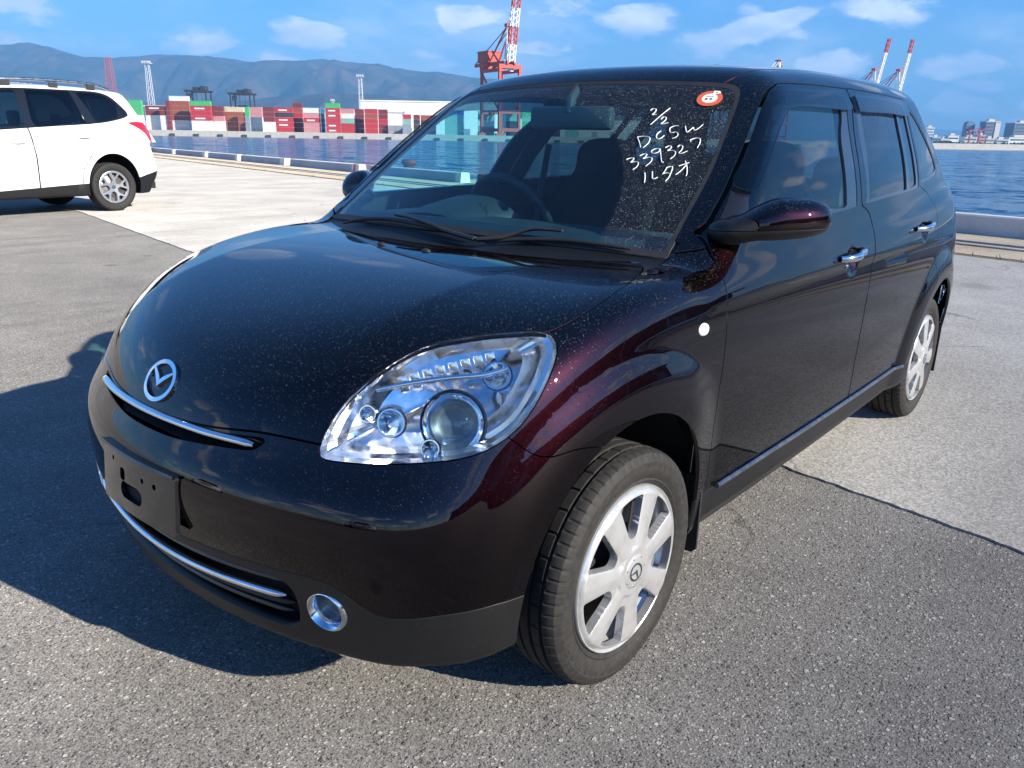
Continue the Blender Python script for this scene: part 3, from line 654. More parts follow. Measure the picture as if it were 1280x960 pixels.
# lattice light masts
def mast(px, d, top_py_h, w, mat, label, heads=True):
    u = shore(px, d); o = thing('lattice_mast', label, 'mast', G(u, d, FZ)); m = MB(); n = int(top_py_h/4); R4 = MF.to_3x3().to_4x4()
    def wd(z): return w*(1-.45*z/top_py_h)
    for i in range(n):
        z0, z1 = top_py_h*i/n, top_py_h*(i+1)/n; a, b = wd(z0)/2, wd(z1)/2
        c0 = [(-a, -a), (a, -a), (a, a), (-a, a)]; c1 = [(-b, -b), (b, -b), (b, b), (-b, b)]
        for k in range(4):
            q = (k+1) % 4
            m.bar((*c0[k], z0), (*c1[k], z1), .22); m.bar((*c0[k], z0), (*c1[q], z1), .12); m.bar((*c1[k], z1), (*c1[q], z1), .12)
    m.v = [tuple(R4 @ Vector(p)) for p in m.v]; m.build('lattice', MT[mat], o, None)
    if heads:
        h = MB().box((-w*.75, -w*.5, top_py_h), (w*.75, w*.5, top_py_h+.3)); h.v = [tuple(R4 @ Vector(p)) for p in h.v]; h.build('platform', MT[mat], o, None)
        for k in range(4):
            h = MB().box((-w*.7+k*w*.4, -w*.55, top_py_h+.3), (-w*.7+k*w*.4+w*.25, -w*.25, top_py_h+1.5)); h.v = [tuple(R4 @ Vector(p)) for p in h.v]; h.build('floodlight', MT['mast_grey'], o, None)
mast(194, 520, 39, 3.6, 'mast_grey', 'grey lattice floodlight mast right of the white car roof')
mast(453, 560, 36, 3.2, 'mast_grey', 'grey lattice mast standing at the end of the white warehouse')
mast(418, 600, 22, 2.0, 'mast_grey', 'small thin grey mast left of the white warehouse')
mast(147, 540, 44, 5.4, 'mast_red', 'red lattice tower leaning out behind the white car roof', False)
# rubber-tyred yard gantries over the stacks
def yard_gantry(px0, px1, d, h, label):
    u0, u1 = shore(px0, d), shore(px1, d); o = thing('yard_gantry', label, 'crane', G((u0+u1)/2, d, FZ), 0, 'black yard gantries over the stacks'); L = u1-u0; R4 = MF.to_3x3().to_4x4()
    def P_(nm, m): m.v = [tuple(R4 @ Vector(p)) for p in m.v]; m.build(nm, MT['crane_black'], o, None)
    for x in (-L/2, L/2):
        for y in (0, 9): P_('leg', MB().box((x-.38, y-.38, 0), (x+.38, y+.38, h-.82)))
        P_('sill_beam', MB().box((x-.6, -2, 1), (x+.6, 11, 2.2)))
    for y in (0, 9): P_('girder', MB().box((-L/2-1.6, y-.6, h-.8), (L/2+1.6, y+.6, h+.5)))
    P_('trolley', MB().box((-2, -.5, h+.55), (1.2, 9.5, h+2.2))); P_('machine_house', MB().box((L*.18, 1, h+.55), (L*.18+3, 8, h+3.0))); P_('cabin', MB().box((-5.6, .9, h-4.6), (-3.2, 3.2, h-1.7)))
    P_('headblock', MB().box((-3, 3, h-8.4), (3, 6, h-7.2)))
    for x in (-1.8, 1.8): P_('hoist_rope', MB().bar((x, 4.5, h-7.3), (x, 4.5, h+.6), .18))
    for x in (-L/2-2, 0, L/2+2): P_('railing', MB().box((x-.1, -1.1, h+.5), (x+.1, -1.0, h+1.7)))
yard_gantry(239, 262, 535, 24.5, 'black yard gantry crane above the red-brown containers')
yard_gantry(292, 316, 545, 23.8, 'black yard gantry crane above the cream and red containers')
# ship-to-shore cranes with banded booms
def quay_crane(px, d, rot, sc, label, raised, bands, boom_len=52.0, bw=2.0, house='crane_red'):
    u = shore(px, d); o = thing('quay_crane', label, 'crane', G(u, d, FZ), 0, 'ship-to-shore cranes'); R4 = MF.to_3x3().to_4x4() @ Matrix.Rotation(rot, 4, 'Z') @ Matrix.Scale(sc, 4)
    def P_(nm, m, mt='crane_red', par=None): m.v = [tuple(R4 @ Vector(p)) for p in m.v]; return m.build(nm, MT[mt], par or o, None)
    H = 36.0; W = 14.0; Dp = 20.0                                    # local x along the rails, y inland
    for x in (-W/2, W/2):
        for y in (0, Dp):
            P_('leg', MB().bar((x, y, 1.5), (x, y, H), 1.5, 1.5)); P_('bogie', MB().box((x-2.6, y-.7, 0), (x+2.6, y+.7, 1.45)))
        P_('side_tie', MB().bar((x, .8, 14), (x, Dp-.8, 14), 1.1)); P_('brace', MB().bar((x, 1, 14.6), (x, Dp-1, H-1), .8)); P_('side_top_beam', MB().box((x-.9, -1, H+.02), (x+.9, Dp+1, H+1.9)))
    for y in (0, Dp):
        P_('sill_beam', MB().box((-W/2+.8, y-.8, 2.4), (W/2-.8, y+.8, 4.4))); P_('portal_beam', MB().box((-W/2+.8, y-.8, 12.6), (W/2-.8, y+.8, 14.8)))
        P_('top_beam', MB().box((-W/2-1, y-.9, H+2.0), (W/2+1, y+.9, H+4.2)))
    for x in (-2.6, 2.6): P_('back_girder', MB().box((x-.6, -2, H+4.25), (x+.6, Dp+15, H+6.2)))
    P_('machine_house', MB().box((-4.6, Dp-3, H+6.3), (4.6, Dp+9, H+12.2)), house); P_('house_roof', MB().box((-4.9, Dp-3.3, H+12.22), (4.9, Dp+9.3, H+12.8)), house)
    for x in (-3.4, 3.4):
        P_('apex_leg', MB().bar((x, 0, H+4.3), (x*.35, 1.5, H+25), .9), 'crane_white'); P_('apex_brace', MB().bar((x*.4, 2, H+24.5), (x, Dp-1, H+4.3), .7), 'crane_red')
        P_('back_stay', MB().bar((x*.35, 1.8, H+24.6), (x, Dp+13, H+6.3), .35), 'crane_black')
    P_('apex_head', MB().box((-2.2, .2, H+24.7), (2.2, 3.0, H+26.4)))
    P_('cabin', MB().box((1.2, 1, H+.6), (3.4, 3.6, H+3.2)), 'crane_white'); P_('trolley', MB().box((-2.4, 4, H+2.2), (2.4, 9, H+4.2)))
    ang = math.radians(raised); dy, dz = -math.cos(ang), math.sin(ang); y0, z0 = -2.0, H+5.2; n = len(bands); up = Vector((0, dz, -dy*1.0))
    for i, bc in enumerate(bands):
        t0, t1 = boom_len*i/n, boom_len*(i+1)/n; sm_ = MB(); k = 3
        for x in (-bw, bw):
            for e in (0, 1.2*bw):
                sm_.bar(Vector((x, y0+dy*t0, z0+dz*t0))+Vector((0, dz, -dy)).normalized()*e, Vector((x, y0+dy*t1, z0+dz*t1))+Vector((0, dz, -dy)).normalized()*e, .62)
        for j in range(k):
            a = t0+(t1-t0)*j/k; b = t0+(t1-t0)*(j+1)/k; off = Vector((0, dz, -dy)).normalized()*1.2*bw
            for x in (-bw, bw): sm_.bar(Vector((x, y0+dy*a, z0+dz*a)), Vector((x, y0+dy*b, z0+dz*b))+off, .34)
            sm_.bar(Vector((-bw, y0+dy*a, z0+dz*a)), Vector((bw, y0+dy*b, z0+dz*b)), .34); sm_.bar(Vector((-bw, y0+dy*a, z0+dz*a))+off, Vector((bw, y0+dy*b, z0+dz*b))+off, .34)
        P_('boom_section', sm_, 'crane_red' if bc == 'r' else 'crane_white')
    for x in (-1.2, 1.2): P_('fore_stay', MB().bar((x, 1.0, H+25.5), (x*1.6, y0+dy*boom_len*.62, z0+dz*boom_len*.62), .30), 'crane_white')
quay_crane(636, FD_+8, math.radians(34), .94, 'orange-red quay crane with boom raised between windscreen and mountains', 81, 'wrwrwr', boom_len=58)
quay_crane(1083, 900, math.radians(30), 1.22, 'left of the twin quay cranes with raised white booms behind the car roof', 80, 'wwwr', boom_len=45, bw=1.2)
quay_crane(1113, 905, math.radians(30), 1.22, 'right of the twin quay cranes with raised white booms behind the car roof', 82, 'wwwr', boom_len=45, bw=1.2)
quay_crane(962, 760, math.radians(-35), 1.12, 'red quay crane peeking over the roof edge above the windscreen corner', 4, 'rwrw')
quay_crane(888, 800, math.radians(-35), 1.10, 'red quay crane barely showing above the middle of the car roof', 4, 'rwrw')
# right-hand shore: breakwater, harbour buildings, towers
SD = 1500.0
o = MB().box((shore(980, SD), 0, -6), (shore(1420, SD), 900, 1.4), farM(0, SD)).build('far_shore', MT['far_concrete'], None, None); o['kind'] = 'structure'
o = MB().box((shore(1100, 1200), 0, -6), (shore(1206, 1200), 10, 1.3), farM(0, 1200)).build('breakwater', MT['far_concrete'], None, None); tag(o, 'long pale breakwater low on the water right of the car', 'breakwater')
def tower(px0, px1, py_top_h, d, mat, label, side=None, round_=False, cat='building', name='tower_block'):
    u0, u1 = shore(px0, d), shore(px1, d); o = thing(name, label, cat, G((u0+u1)/2, d, 2.2)); L = u1-u0; H = py_top_h; R4 = MF.to_3x3().to_4x4()
    def P_(nm, m, mt): m.v = [tuple(R4 @ Vector(p)) for p in m.v]; return m.build(nm, MT[mt], o, 40 if round_ else None)
    dp = min(L*.8, 30)
    if round_:
        pts = [(-L/2, 0), (L/2, 0), (L/2, H*.86)]+[(L/2*math.cos(a), H*.86+H*.14*math.sin(a)) for a in np.linspace(.3, math.pi-.3, 9)]+[(-L/2, H*.80)]
        m = MB().prism(pts, -dp, 0, Matrix(((1, 0, 0, 0), (0, 0, -1, 0), (0, 1, 0, 0), (0, 0, 0, 1)))); P_('wall', m, mat)
    else:
        P_('wall', MB().box((-L/2, 0, 0), (L/2, dp, H)), mat); P_('parapet', MB().box((-L/2-.4, -.4, H+.02), (L/2+.4, dp+.4, H+1.4)), 'tower_pale'); P_('roof_plant', MB().box((-L*.22, dp*.3, H+1.42), (L*.2, dp*.7, H+5)), 'tower_pale')
    if side: P_('painted_sunlit_side', MB().box((L*.16, -1.2, 0), (L/2+.5, -.03, H*.97)), side)  # paler slab: sunlight on this side is put into the colour
    nf = max(2, int(H/5.5))
    for f in range(nf):
        z = H*(f+.35)/nf*(.84 if round_ else 1.0); P_('window_band', MB().box((-L*.44, -.5, z), (L*(.12 if side else .44), -.02, z+H/nf*.34)), 'far_dark')
tower(1206, 1216.5, 43, SD+60, 'tower_glass', 'round-topped dark tower right of the car', round_=True)
tower(1230, 1247.5, 42, SD+40, 'tower_glass', 'tall grey tower with its sunlit side painted paler on the right shore', side='tower_pale')
tower(1266, 1300, 40, SD+30, 'tower_glass', 'dark blue tower block at the right edge of the photo')
tower(1157, 1166.5, 34, SD+260, 'mast_grey', 'faint grey high block touching the car tail edge')
LOW = [(1166, 1176, 12, 'roof_blue', 'low blue building beside the car tail on the far shore'), (1177, 1187, 9, 'shed_white', 'small white harbour building right of the blue one'), (1186, 1199, 15, 'shed_white', 'long white harbour building left of the round tower'),
       (1207, 1222, 13, 'tower_pale', 'pale block in front of the round-topped tower'), (1222, 1232, 17, 'box_pink', 'pinkish harbour building between the two main towers'), (1234, 1244, 11, 'tower_pale', 'pale low block under the sunlit tower'), (1247, 1262, 10, 'mast_grey', 'grey low shed right of the sunlit tower'), (1262, 1296, 14, 'shed_white', 'wide white building at the foot of the right edge tower')]
for a, b, h_, mt, lab in LOW: tower(a, b, h_, SD-10, mt, lab, name='harbour_building')
for px, lab in ((1212, 'red shipyard crane in front of the round-topped tower'), (1224, 'red shipyard crane left of the sunlit tower')):
    d = SD-40; u = shore(px, d); o = thing('jib_crane', lab, 'crane', G(u, d, 2.2), 0, 'shipyard jib cranes'); R4 = MF.to_3x3().to_4x4()
    for nm, m in (('tower', MB().bar((0, 0, 0), (0, 0, 26), 2.4)), ('jib', MB().bar((-5, 0, 22), (17, 0, 30), 1.7)), ('cabin', MB().box((-3, -2, 22), (2, 2, 26))), ('counterweight', MB().box((-8, -2, 20), (-4.6, 2, 23)))): m.v = [tuple(R4 @ Vector(p)) for p in m.v]; m.build(nm, MT['mast_red'], o, None)
# trees on the right shore: a dark mass of crowns
tm = MB(); rt = random.Random(5)
for i in range(240):
    px = rt.choice([rt.uniform(1168, 1190), rt.uniform(1168, 1190), rt.uniform(1195, 1290)]); d = SD-18-rt.uniform(0, 6); u = shore(px, d); r = rt.uniform(1.5, 3.4); z = 2.2+rt.uniform(.5, 4.2); M_ = farM(u, d, z, rt.uniform(0, 6))
    tm.add([(r, 0, 0), (-r, .2*r, 0), (0, r, .1*r), (.1*r, -r, 0), (0, 0, r*1.1), (0, 0, -r*.8)], [(0, 2, 4), (2, 1, 4), (1, 3, 4), (3, 0, 4), (2, 0, 5), (1, 2, 5), (3, 1, 5), (0, 3, 5)], M_)
MT['leaf'] = plain('dark_shore_trees', (.035, .06, .03), .9, var=.3, sc=.2); o = tm.build('shore_trees', MT['leaf'], None, None); tag(o, 'dark belt of trees along the right-hand shore', 'trees', kind='stuff')
# ---- hills
def mat_hill():
    m, t = new_mat('wooded_hillside'); b = t.b; p = t.pos()
    n = t.noise(p, .0034, 8, .68).outputs[0]; f = t.noise(p, .012, 5, .6).outputs[0]
    c = t.mix(t.ramp(n, .40, .62), (.026, .034, .026, 1), (.105, .075, .058, 1)); c = t.mix(t.ramp(f, .4, .7, 0, .45), c, (.030, .040, .026, 1))
    t.L.new(c, b.inputs['Base Color']); b.inputs['Roughness'].default_value = .95; b.inputs['Specular IOR Level'].default_value = .1
    t.L.new(t.bump(f, .5, 25.0), b.inputs['Normal']); return m
MT['hill'] = mat_hill()
def vnoise(x, y, seed):
    xi, yi = np.floor(x).astype(int), np.floor(y).astype(int); fx, fy_ = x-xi, y-yi; fx = fx*fx*(3-2*fx); fy_ = fy_*fy_*(3-2*fy_)
    def hsh(a, b): n = (a*374761393+b*668265263+seed*974711) & 0x7fffffff; n = ((n ^ (n >> 13))*1274126177) & 0x7fffffff; return (n & 0xffff)/65535.
    return (hsh(xi, yi)*(1-fx)+hsh(xi+1, yi)*fx)*(1-fy_)+(hsh(xi, yi+1)*(1-fx)+hsh(xi+1, yi+1)*fx)*fy_
def fbm(x, y, seed, o=5):
    s = 0; a = .5
    for i in range(o): s = s+a*vnoise(x, y, seed+i); x = x*2.03+11; y = y*2.03+7; a *= .5
    return s
def hills(name, d0, d1, ridge, seed, nu=260, nd=70, rough=.30):
    """ridge: Spline giving the crest height along the bearing"""
    px = np.linspace(ridge.x[0], ridge.x[-1], nu); dd = np.linspace(0, 1, nd); V = []
    for t in dd:
        d = d0+(d1-d0)*t; u = np.array([shore(a, d) for a in px]); hc = ridge(px)
        prof = np.sin(np.clip(t/.62, 0, 1)*math.pi/2)**1.35*(1-.75*np.clip((t-.62)/.38, 0, 1)**2)
        gul = fbm(u/620, np.full_like(u, d/900), seed)-.5; gul2 = 1-2*np.abs(fbm(u/430+5, np.full_like(u, d/1500), seed+9)-.5)*2
        z = hc*(prof*(1+.10*gul)+rough*prof*(1-prof)*3.4*(gul*1.2+(gul2-.55)*1.3))+25*(fbm(u/160, np.full_like(u, d/160), seed+3)-.5)*prof
        V += [G(a, d, max(b, -2)) for a, b in zip(u, z)]
    Fc = [(i*nu+j, i*nu+j+1, (i+1)*nu+j+1, (i+1)*nu+j) for i in range(nd-1) for j in range(nu-1)]
    o = mesh_obj(name, V, Fc, MT['hill'], None, 180); o['kind'] = 'structure'
def hz(px, py, d): v = CFW*CAM_F+CR*(px-640)+CU*(480-py); return CAM_C[2]+d*v[2]/(v[:2]@FH)
HD = 7400.
RIDGE = Spline(*[(x, hz(x, y, HD)) for x, y in ((-260, 92), (-120, 74), (-40, 62), (0, 57), (40, 53), (70, 57), (110, 70), (150, 75), (200, 71), (250, 70), (300, 76), (360, 79), (420, 79), (480, 83), (540, 90), (600, 97), (680, 104), (760, 118), (860, 140), (940, 165))])
hills('far_hills', 5300, 8700, RIDGE, 11)
R2 = Spline(*[(x, hz(x, y, 4900)) for x, y in ((-260, 125), (0, 118), (80, 120), (200, 128), (330, 124), (430, 118), (520, 124), (640, 138), (740, 162))])
hills('near_hills', 4200, 5300, R2, 23, 200, 40, .4)
R3 = Spline(*[(x, hz(x, y, 14000)) for x, y in ((1020, 178), (1100, 165), (1160, 161), (1200, 163), (1260, 170), (1330, 164), (1420, 172), (1500, 182))])
hills('distant_hills', 12000, 16000, R3, 31, 90, 24)
# town at the foot of the hills and hilltop houses: far too many to tell apart
tn = MB(); rt = random.Random(9)
for i in range(900):
    px = rt.uniform(-40, 640); d = rt.uniform(3000, 4250); h_ = rt.uniform(6, 26)*(1.8 if rt.random() < .08 else 1); w_ = rt.uniform(8, 30); tn.box((-w_/2, 0, -3), (w_/2, w_*.7, h_), farM(shore(px, d), d, 2))
o = tn.build('foothill_town', MT['tower_pale'], None, None); tag(o, 'pale sprawl of town buildings at the foot of the hills', 'town', kind='stuff')
land = MB().box((-2600, 0, -5), (300, 4000, .9), farM(0, FD_+905)).build('coastal_plain', MT['far_concrete'], None, None); land['kind'] = 'structure'
# ---- the air between
hv = MB().box((-9000, -40, -8), (9000, 17500, 960), farM(0, 0)); hz_o = hv.build('haze', None, None, None); tag(hz_o, 'thin blue haze over the harbour and hills', 'haze', kind='stuff')
hm = bpy.data.materials.new('haze_air'); hm.use_nodes = True; hn = hm.node_tree; hn.nodes.remove(hn.nodes['Principled BSDF'])
pv = hn.nodes.new('ShaderNodeVolumePrincipled'); pv.inputs['Color'].default_value = (.22, .55, 1.0, 1); pv.inputs['Density'].default_value = 1.4e-4; pv.inputs['Anisotropy'].default_value = 0.0
hn.links.new(pv.outputs[0], hn.nodes['Material Output'].inputs['Volume']); hz_o.data.materials.append(hm)
WB = 2.49; WR = 0.291
V_xf = Spline((.1,.5896),(.17,.650),(.25,.672),(.34,.6979),(.43,.7175),(.5,.7249),(.56,.7170),(.62,.6885),(.68,.6660),(.75,.6398),(.84,.5938),(.95,.5216))
V_cf = Spline((.1,.2764),(.4,.3710),(.6,.4449),(.75,.5316),(.95,.6643))
V_bz = Spline((.1,-.0740),(.2,-.0465),(.3,-.0286),(.45,-.0134),(.6,-.0041),(.7,-.0008),(.8,-.0056),(.88,-.0168),(.95,-.0336),(1.02,-.0553),(1.12,-.0954))
V_ax = Spline((-3.3,.7489),(-2.95,.8019),(-2.6,.8307),(-2.2,.8418),(-1.6,.8440),(-.9,.8366),(-.3,.8245),(.1,.8038),(.45,.7524),(.75,.6835))
V_zt = Spline((-3,1.0984),(-2.5,1.0704),(-2,1.0331),(-1.45,1.0014),(-.9,.9841),(-.5,.9749),(-.25,.9674),(0,.9590),(.2,.9365),(.4,.8903),(.6,.8275),(.75,.7651))
V_xr = Spline((.1,-3.0063),(.2,-3.1060),(.35,-3.1669),(.5,-3.1913),(.62,-3.1850),(.75,-3.1600),(.9,-3.1400),(1.1,-3.1218))
V_zr = Spline((-3.2,1.4247),(-2.9,1.4689),(-2.5,1.4940),(-2,1.4982),(-1.5,1.4906),(-1.1,1.4693),(-.85,1.4368),(-.6,1.3753))
V_gs = Spline((.9,.8084),(1,.7800),(1.1,.7490),(1.2,.7071),(1.3,.6580),(1.4,.6124),(1.5,.5645))
V_gx = Spline((-3.2,-.0929),(-2.9,-.0542),(-2.5,-.0194),(-2,.0048),(-1.4,.0140),(-.8,.0121),(-.35,-.0176),(0,-.0669))
V_bt = Spline((-3.2,.2667),(-2.8,.2538),(-1.3,.2298),(0,.2308),(.4,.2283),(.8,.1951))
def flare(r, h, r0, r1):
    t = np.minimum(softp(r1-r, .008)/(r1-r0), 1.0)
    return h*(1-(1-t)**2)
def ridge_fade(x): t = np.clip((x+.22)/.45, 0, 1); return t*t*(3-2*t)
def F_car(P):
    x, y, z = P[..., 0], P[..., 1], P[..., 2]; ay = np.sqrt(y*y+1e-6)
    rf = np.hypot(x, z-WR); rr = np.hypot(x+WB, z-WR)
    S = V_ax(x)+V_bz(z)+flare(rf, .026, .385, .502)*ridge_fade(x*1.9+.565)+flare(rr, .022, .385, .495)
    T = V_zt(x)-.0125*y*y-.105*softp(ay-.44-.05*np.clip(-x, -.4, .4), .006)*ridge_fade(x)
    top = (z-T)*.95
    front = (x-(V_xf(z)-V_cf(z)*y*y))*.93
    rear = ((V_xr(z)+.16*y*y+.30*ay**4)-x)*.95
    low = smax(ay-S, top, .10)
    low = smax(low, smax(front, top, .22), .17)
    low = smax(low, rear, .22)
    low = smax(low, V_bt(x)-z, .04)
    gs = (ay-(V_gs(z)+V_gx(x)))*.94
    ws = (x-(-.190-1.40*(z-.934)-.27*y*y))*.582
    roof = (z-(V_zr(x)-.0682*y*y-.10*y**4))
    rg = ((-3.02+.62*(z-1.05)+.22*y*y)-x)*.85
    up = smax(smax(gs, roof, .14), ws, .07)
    up = smax(smax(up, rg, .12), .86-z, .02)
    F = smin(low, up, .035)
    for hx, hz in ((-1.235, .868), (-2.115, .897)):          # finger recesses behind the door handles
        F = smax(F, .052-np.sqrt((x-hx)**2*.75+(ay-.862)**2+(z-hz)**2), .012)
    return F
# ---------------------------------------------------------------- the dark hatchback
CAR = thing('parked_car', 'glossy black-brown hatchback with chrome trim and white crayon writing on its windscreen', 'car')
P0, Q0 = surface_nets(F_car, (-3.30, -.93, .10), (.85, .93, 1.56), .0118); P0 = snap(F_car, P0, 3)
SK = Skin(F_car, P0, Q0); body = SK.faces
GAP = .0042
def side_sd(poly, V, lim=.45):
    d = poly_sd(np.stack([V[:, 0], V[:, 2]], 1), poly); return np.where(np.abs(V[:, 1]) > lim, d, 9.)
def fy(V): return np.abs(V[:, 1])
def lr(faces):
    V = SK.V; L, R = [], []
    for f in faces: (L if V[f[0], 1] > 0 else R).append(f)
    return L, R
# wheel openings
def arch_sd(V):
    a = (np.hypot((V[:, 0]-.015)/.328, (V[:, 2]-.300)/.366)-1)*.34; b = (np.hypot((V[:, 0]+WB)/.335, (V[:, 2]-.300)/.362)-1)*.34
    return np.where(fy(V) > .50, np.minimum(a, b), 9.)
_, body = SK.split(body, arch_sd)
# windscreen, its black edge, the cowl panel below it
WSL = smooth_loop([(-.2, 1.406), (.0, 1.406), (.2, 1.404), (.363, 1.398), (.495, 1.390), (.545, 1.376), (.572, 1.340), (.605, 1.24), (.632, 1.146), (.650, 1.032), (.661, .962), (.655, .950), (.5, .956), (.25, .963), (0, .966), (-.2, .963)], 5)
def ws_sd(V): return np.where(V[:, 0] > -1.3, poly_sd(np.stack([fy(V), V[:, 2]], 1), WSL), 9.)
ws, body = SK.split(body, ws_sd)
ws_glass, ws_edge = SK.split(ws, lambda V: ws_sd(V)+.013)
BON_XY = smooth_loop([(-.150, -.3), (-.150, 0), (-.158, .139), (-.169, .299), (-.205, .437), (-.258, .555), (-.286, .611)], 4, False)
BON_XY = np.concatenate([BON_XY, smooth_loop([(-.286, .613), (-.262, .640), (-.194, .672), (-.09, .707), (.074, .724), (.19, .708), (.25, .66)], 4, False), [(.60, .48), (.9, .48), (.9, -.3)]])
LE = Spline((-.112, .654), (0, .652), (.112, .654), (.232, .660), (.333, .668), (.401, .667), (.47, .664), (.6, .664))
LAMP = np.array([(.575, .462, .651), (.561, .461, .679), (.521, .473, .736), (.446, .504, .798), (.373, .539, .835), (.301, .601, .855), (.247, .657, .865), (.21, .698, .867), (.203, .727, .857),
                 (.218, .747, .831), (.257, .757, .785), (.312, .755, .726), (.362, .739, .688), (.416, .708, .664), (.468, .657, .653), (.528, .57, .642), (.565, .498, .639), (.576, .472, .641)])
LC = LAMP.mean(0); _, _, LV = np.linalg.svd(LAMP-LC); LN = LV[2]*np.sign(LV[2][0]); LU, LW = LV[0], LV[1]
LOOP2 = smooth_loop(np.stack([(LAMP-LC)@LU, (LAMP-LC)@LW], 1), 5)
def lamp_sd(V):
    A = V.copy(); A[:, 1] = np.abs(A[:, 1]); A = A-LC
    d = poly_sd(np.stack([A@LU, A@LW], 1), LOOP2); return np.where(np.abs(A@LN) < .16, d, 9.)
lens, body = SK.split(body, lamp_sd, .003)
def bonnet_sd(V):
    d = poly_sd(np.stack([V[:, 0], fy(V)], 1), BON_XY); d = np.where(V[:, 2] > .6, d, 9.)
    return np.where(V[:, 0] > .3, np.maximum(d, LE(fy(V))-V[:, 2]), d)
bonnet, body = SK.split(body, bonnet_sd, GAP)
def cowl_sd(V):
    d = np.maximum(np.maximum(-.46-V[:, 0], V[:, 0]+.12), np.maximum(fy(V)-.672+.10*np.clip(.95-V[:, 2], 0, 1), np.maximum(.90-V[:, 2], V[:, 2]-.985))); return d
cowl, body = SK.split(body, cowl_sd)
# side glass
DLO_F = smooth_loop([(-.425, .990), (-.436, 1.004), (-.507, 1.059), (-.635, 1.158), (-.775, 1.261), (-.88, 1.332), (-.940, 1.362), (-1.03, 1.377), (-1.28, 1.387), (-1.50, 1.390), (-1.535, 1.380), (-1.51, 1.328), (-1.435, 1.218), (-1.352, 1.045), (-1.33, 1.028), (-1.10, 1.020), (-.80, 1.014), (-.55, .998)], 4)
DLO_R = smooth_loop([(-1.435, 1.034), (-1.470, 1.06), (-1.535, 1.215), (-1.607, 1.325), (-1.645, 1.385), (-1.70, 1.393), (-2.0, 1.396), (-2.30, 1.394), (-2.355, 1.385), (-2.325, 1.30), (-2.25, 1.17), (-2.185, 1.075), (-2.15, 1.058), (-1.9, 1.048), (-1.6, 1.038)], 4)
DLO_Q = smooth_loop([(-2.39, 1.370), (-2.42, 1.376), (-2.48, 1.355), (-2.56, 1.29), (-2.615, 1.20), (-2.62, 1.135), (-2.585, 1.105), (-2.45, 1.088), (-2.28, 1.076), (-2.255, 1.085), (-2.30, 1.18), (-2.35, 1.28)], 4)
GL_F = smooth_loop([(-.560, 1.024), (-.565, 1.06), (-.636, 1.138), (-.752, 1.226), (-.90, 1.325), (-.965, 1.353), (-1.04, 1.364), (-1.28, 1.373), (-1.455, 1.376), (-1.475, 1.368), (-1.44, 1.31), (-1.345, 1.223), (-1.262, 1.06), (-1.235, 1.033), (-1.10, 1.030), (-.80, 1.024)], 4)
GL_R = smooth_loop([(-1.492, 1.055), (-1.59, 1.215), (-1.66, 1.325), (-1.69, 1.372), (-1.72, 1.380), (-1.95, 1.383), (-2.155, 1.381), (-2.165, 1.370), (-2.13, 1.30), (-2.03, 1.14), (-1.985, 1.068), (-1.96, 1.058), (-1.7, 1.052), (-1.52, 1.046)], 4)
GL_R2 = smooth_loop([(-2.03, 1.068), (-2.07, 1.13), (-2.175, 1.31), (-2.205, 1.372), (-2.225, 1.382), (-2.30, 1.380), (-2.315, 1.368), (-2.28, 1.29), (-2.20, 1.16), (-2.155, 1.085), (-2.13, 1.070), (-2.06, 1.063)], 4)
sideV = lambda poly: (lambda V: np.where(V[:, 2] > .95, side_sd(poly, V), 9.))
dloF, body = SK.split(body, sideV(DLO_F)); glF, frF = SK.split(dloF, sideV(GL_F))
dloR, body = SK.split(body, sideV(DLO_R)); glR, frR = SK.split(dloR, sideV(GL_R)); glR2, frR = SK.split(frR, sideV(GL_R2))
dloQ, body = SK.split(body, sideV(DLO_Q)); glQ, frQ = SK.split(dloQ, lambda V: sideV(DLO_Q)(V)+.012)
# tailgate glass
TG = np.array([(-.2, 1.40), (.42, 1.385), (.50, 1.34), (.56, 1.15), (.56, 1.09), (.52, 1.07), (-.2, 1.06)])
tg_sd = lambda V: np.where(V[:, 0] < -2.55, poly_sd(np.stack([fy(V), V[:, 2]], 1), smooth_loop(TG, 4)), 9.)
rglass, body = SK.split(body, tg_sd)
# doors
FD = np.concatenate([smooth_loop([(-.418, 1.004), (-.398, .976), (-.384, .955), (-.376, .923), (-.374, .89), (-.370, .83), (-.362, .711), (-.350, .572), (-.352, .489), (-.368, .362), (-.372, .345)], 3, False),
                     smooth_loop([(-1.437, .345), (-1.428, .40), (-1.410, .51), (-1.402, .686), (-1.428, .807), (-1.455, .882), (-1.472, .944), (-1.458, 1.000), (-1.405, 1.025), (-1.398, 1.046), (-1.476, 1.217), (-1.568, 1.336), (-1.606, 1.408)], 3, False),
                     smooth_loop([(-1.292, 1.403), (-1.041, 1.394), (-.98, 1.384), (-.913, 1.358), (-.823, 1.301), (-.678, 1.194), (-.556, 1.102), (-.453, 1.026)], 3, False)])
arc = [(-WB+.405*math.cos(a), .300+.405*math.sin(a)) for a in np.linspace(math.radians(8), math.radians(66), 9)]
RD = np.concatenate([np.array(FD)[33:33+0], smooth_loop([(-1.611, 1.410), (-1.573, 1.336), (-1.481, 1.217), (-1.403, 1.046), (-1.410, 1.025), (-1.463, 1.000), (-1.477, .944), (-1.460, .882), (-1.433, .807), (-1.407, .686), (-1.415, .51), (-1.433, .40), (-1.442, .345)], 3, False),
                     [(-2.07, .345)], np.array(arc), smooth_loop([(-2.315, .74), (-2.336, .84), (-2.351, .922), (-2.36, .985), (-2.315, 1.033), (-2.22, 1.058), (-2.205, 1.085), (-2.27, 1.18), (-2.345, 1.30), (-2.385, 1.408)], 3, False), [(-2.007, 1.411)]])
fdoor, body = SK.split(body, lambda V: side_sd(FD, V, .5), GAP)
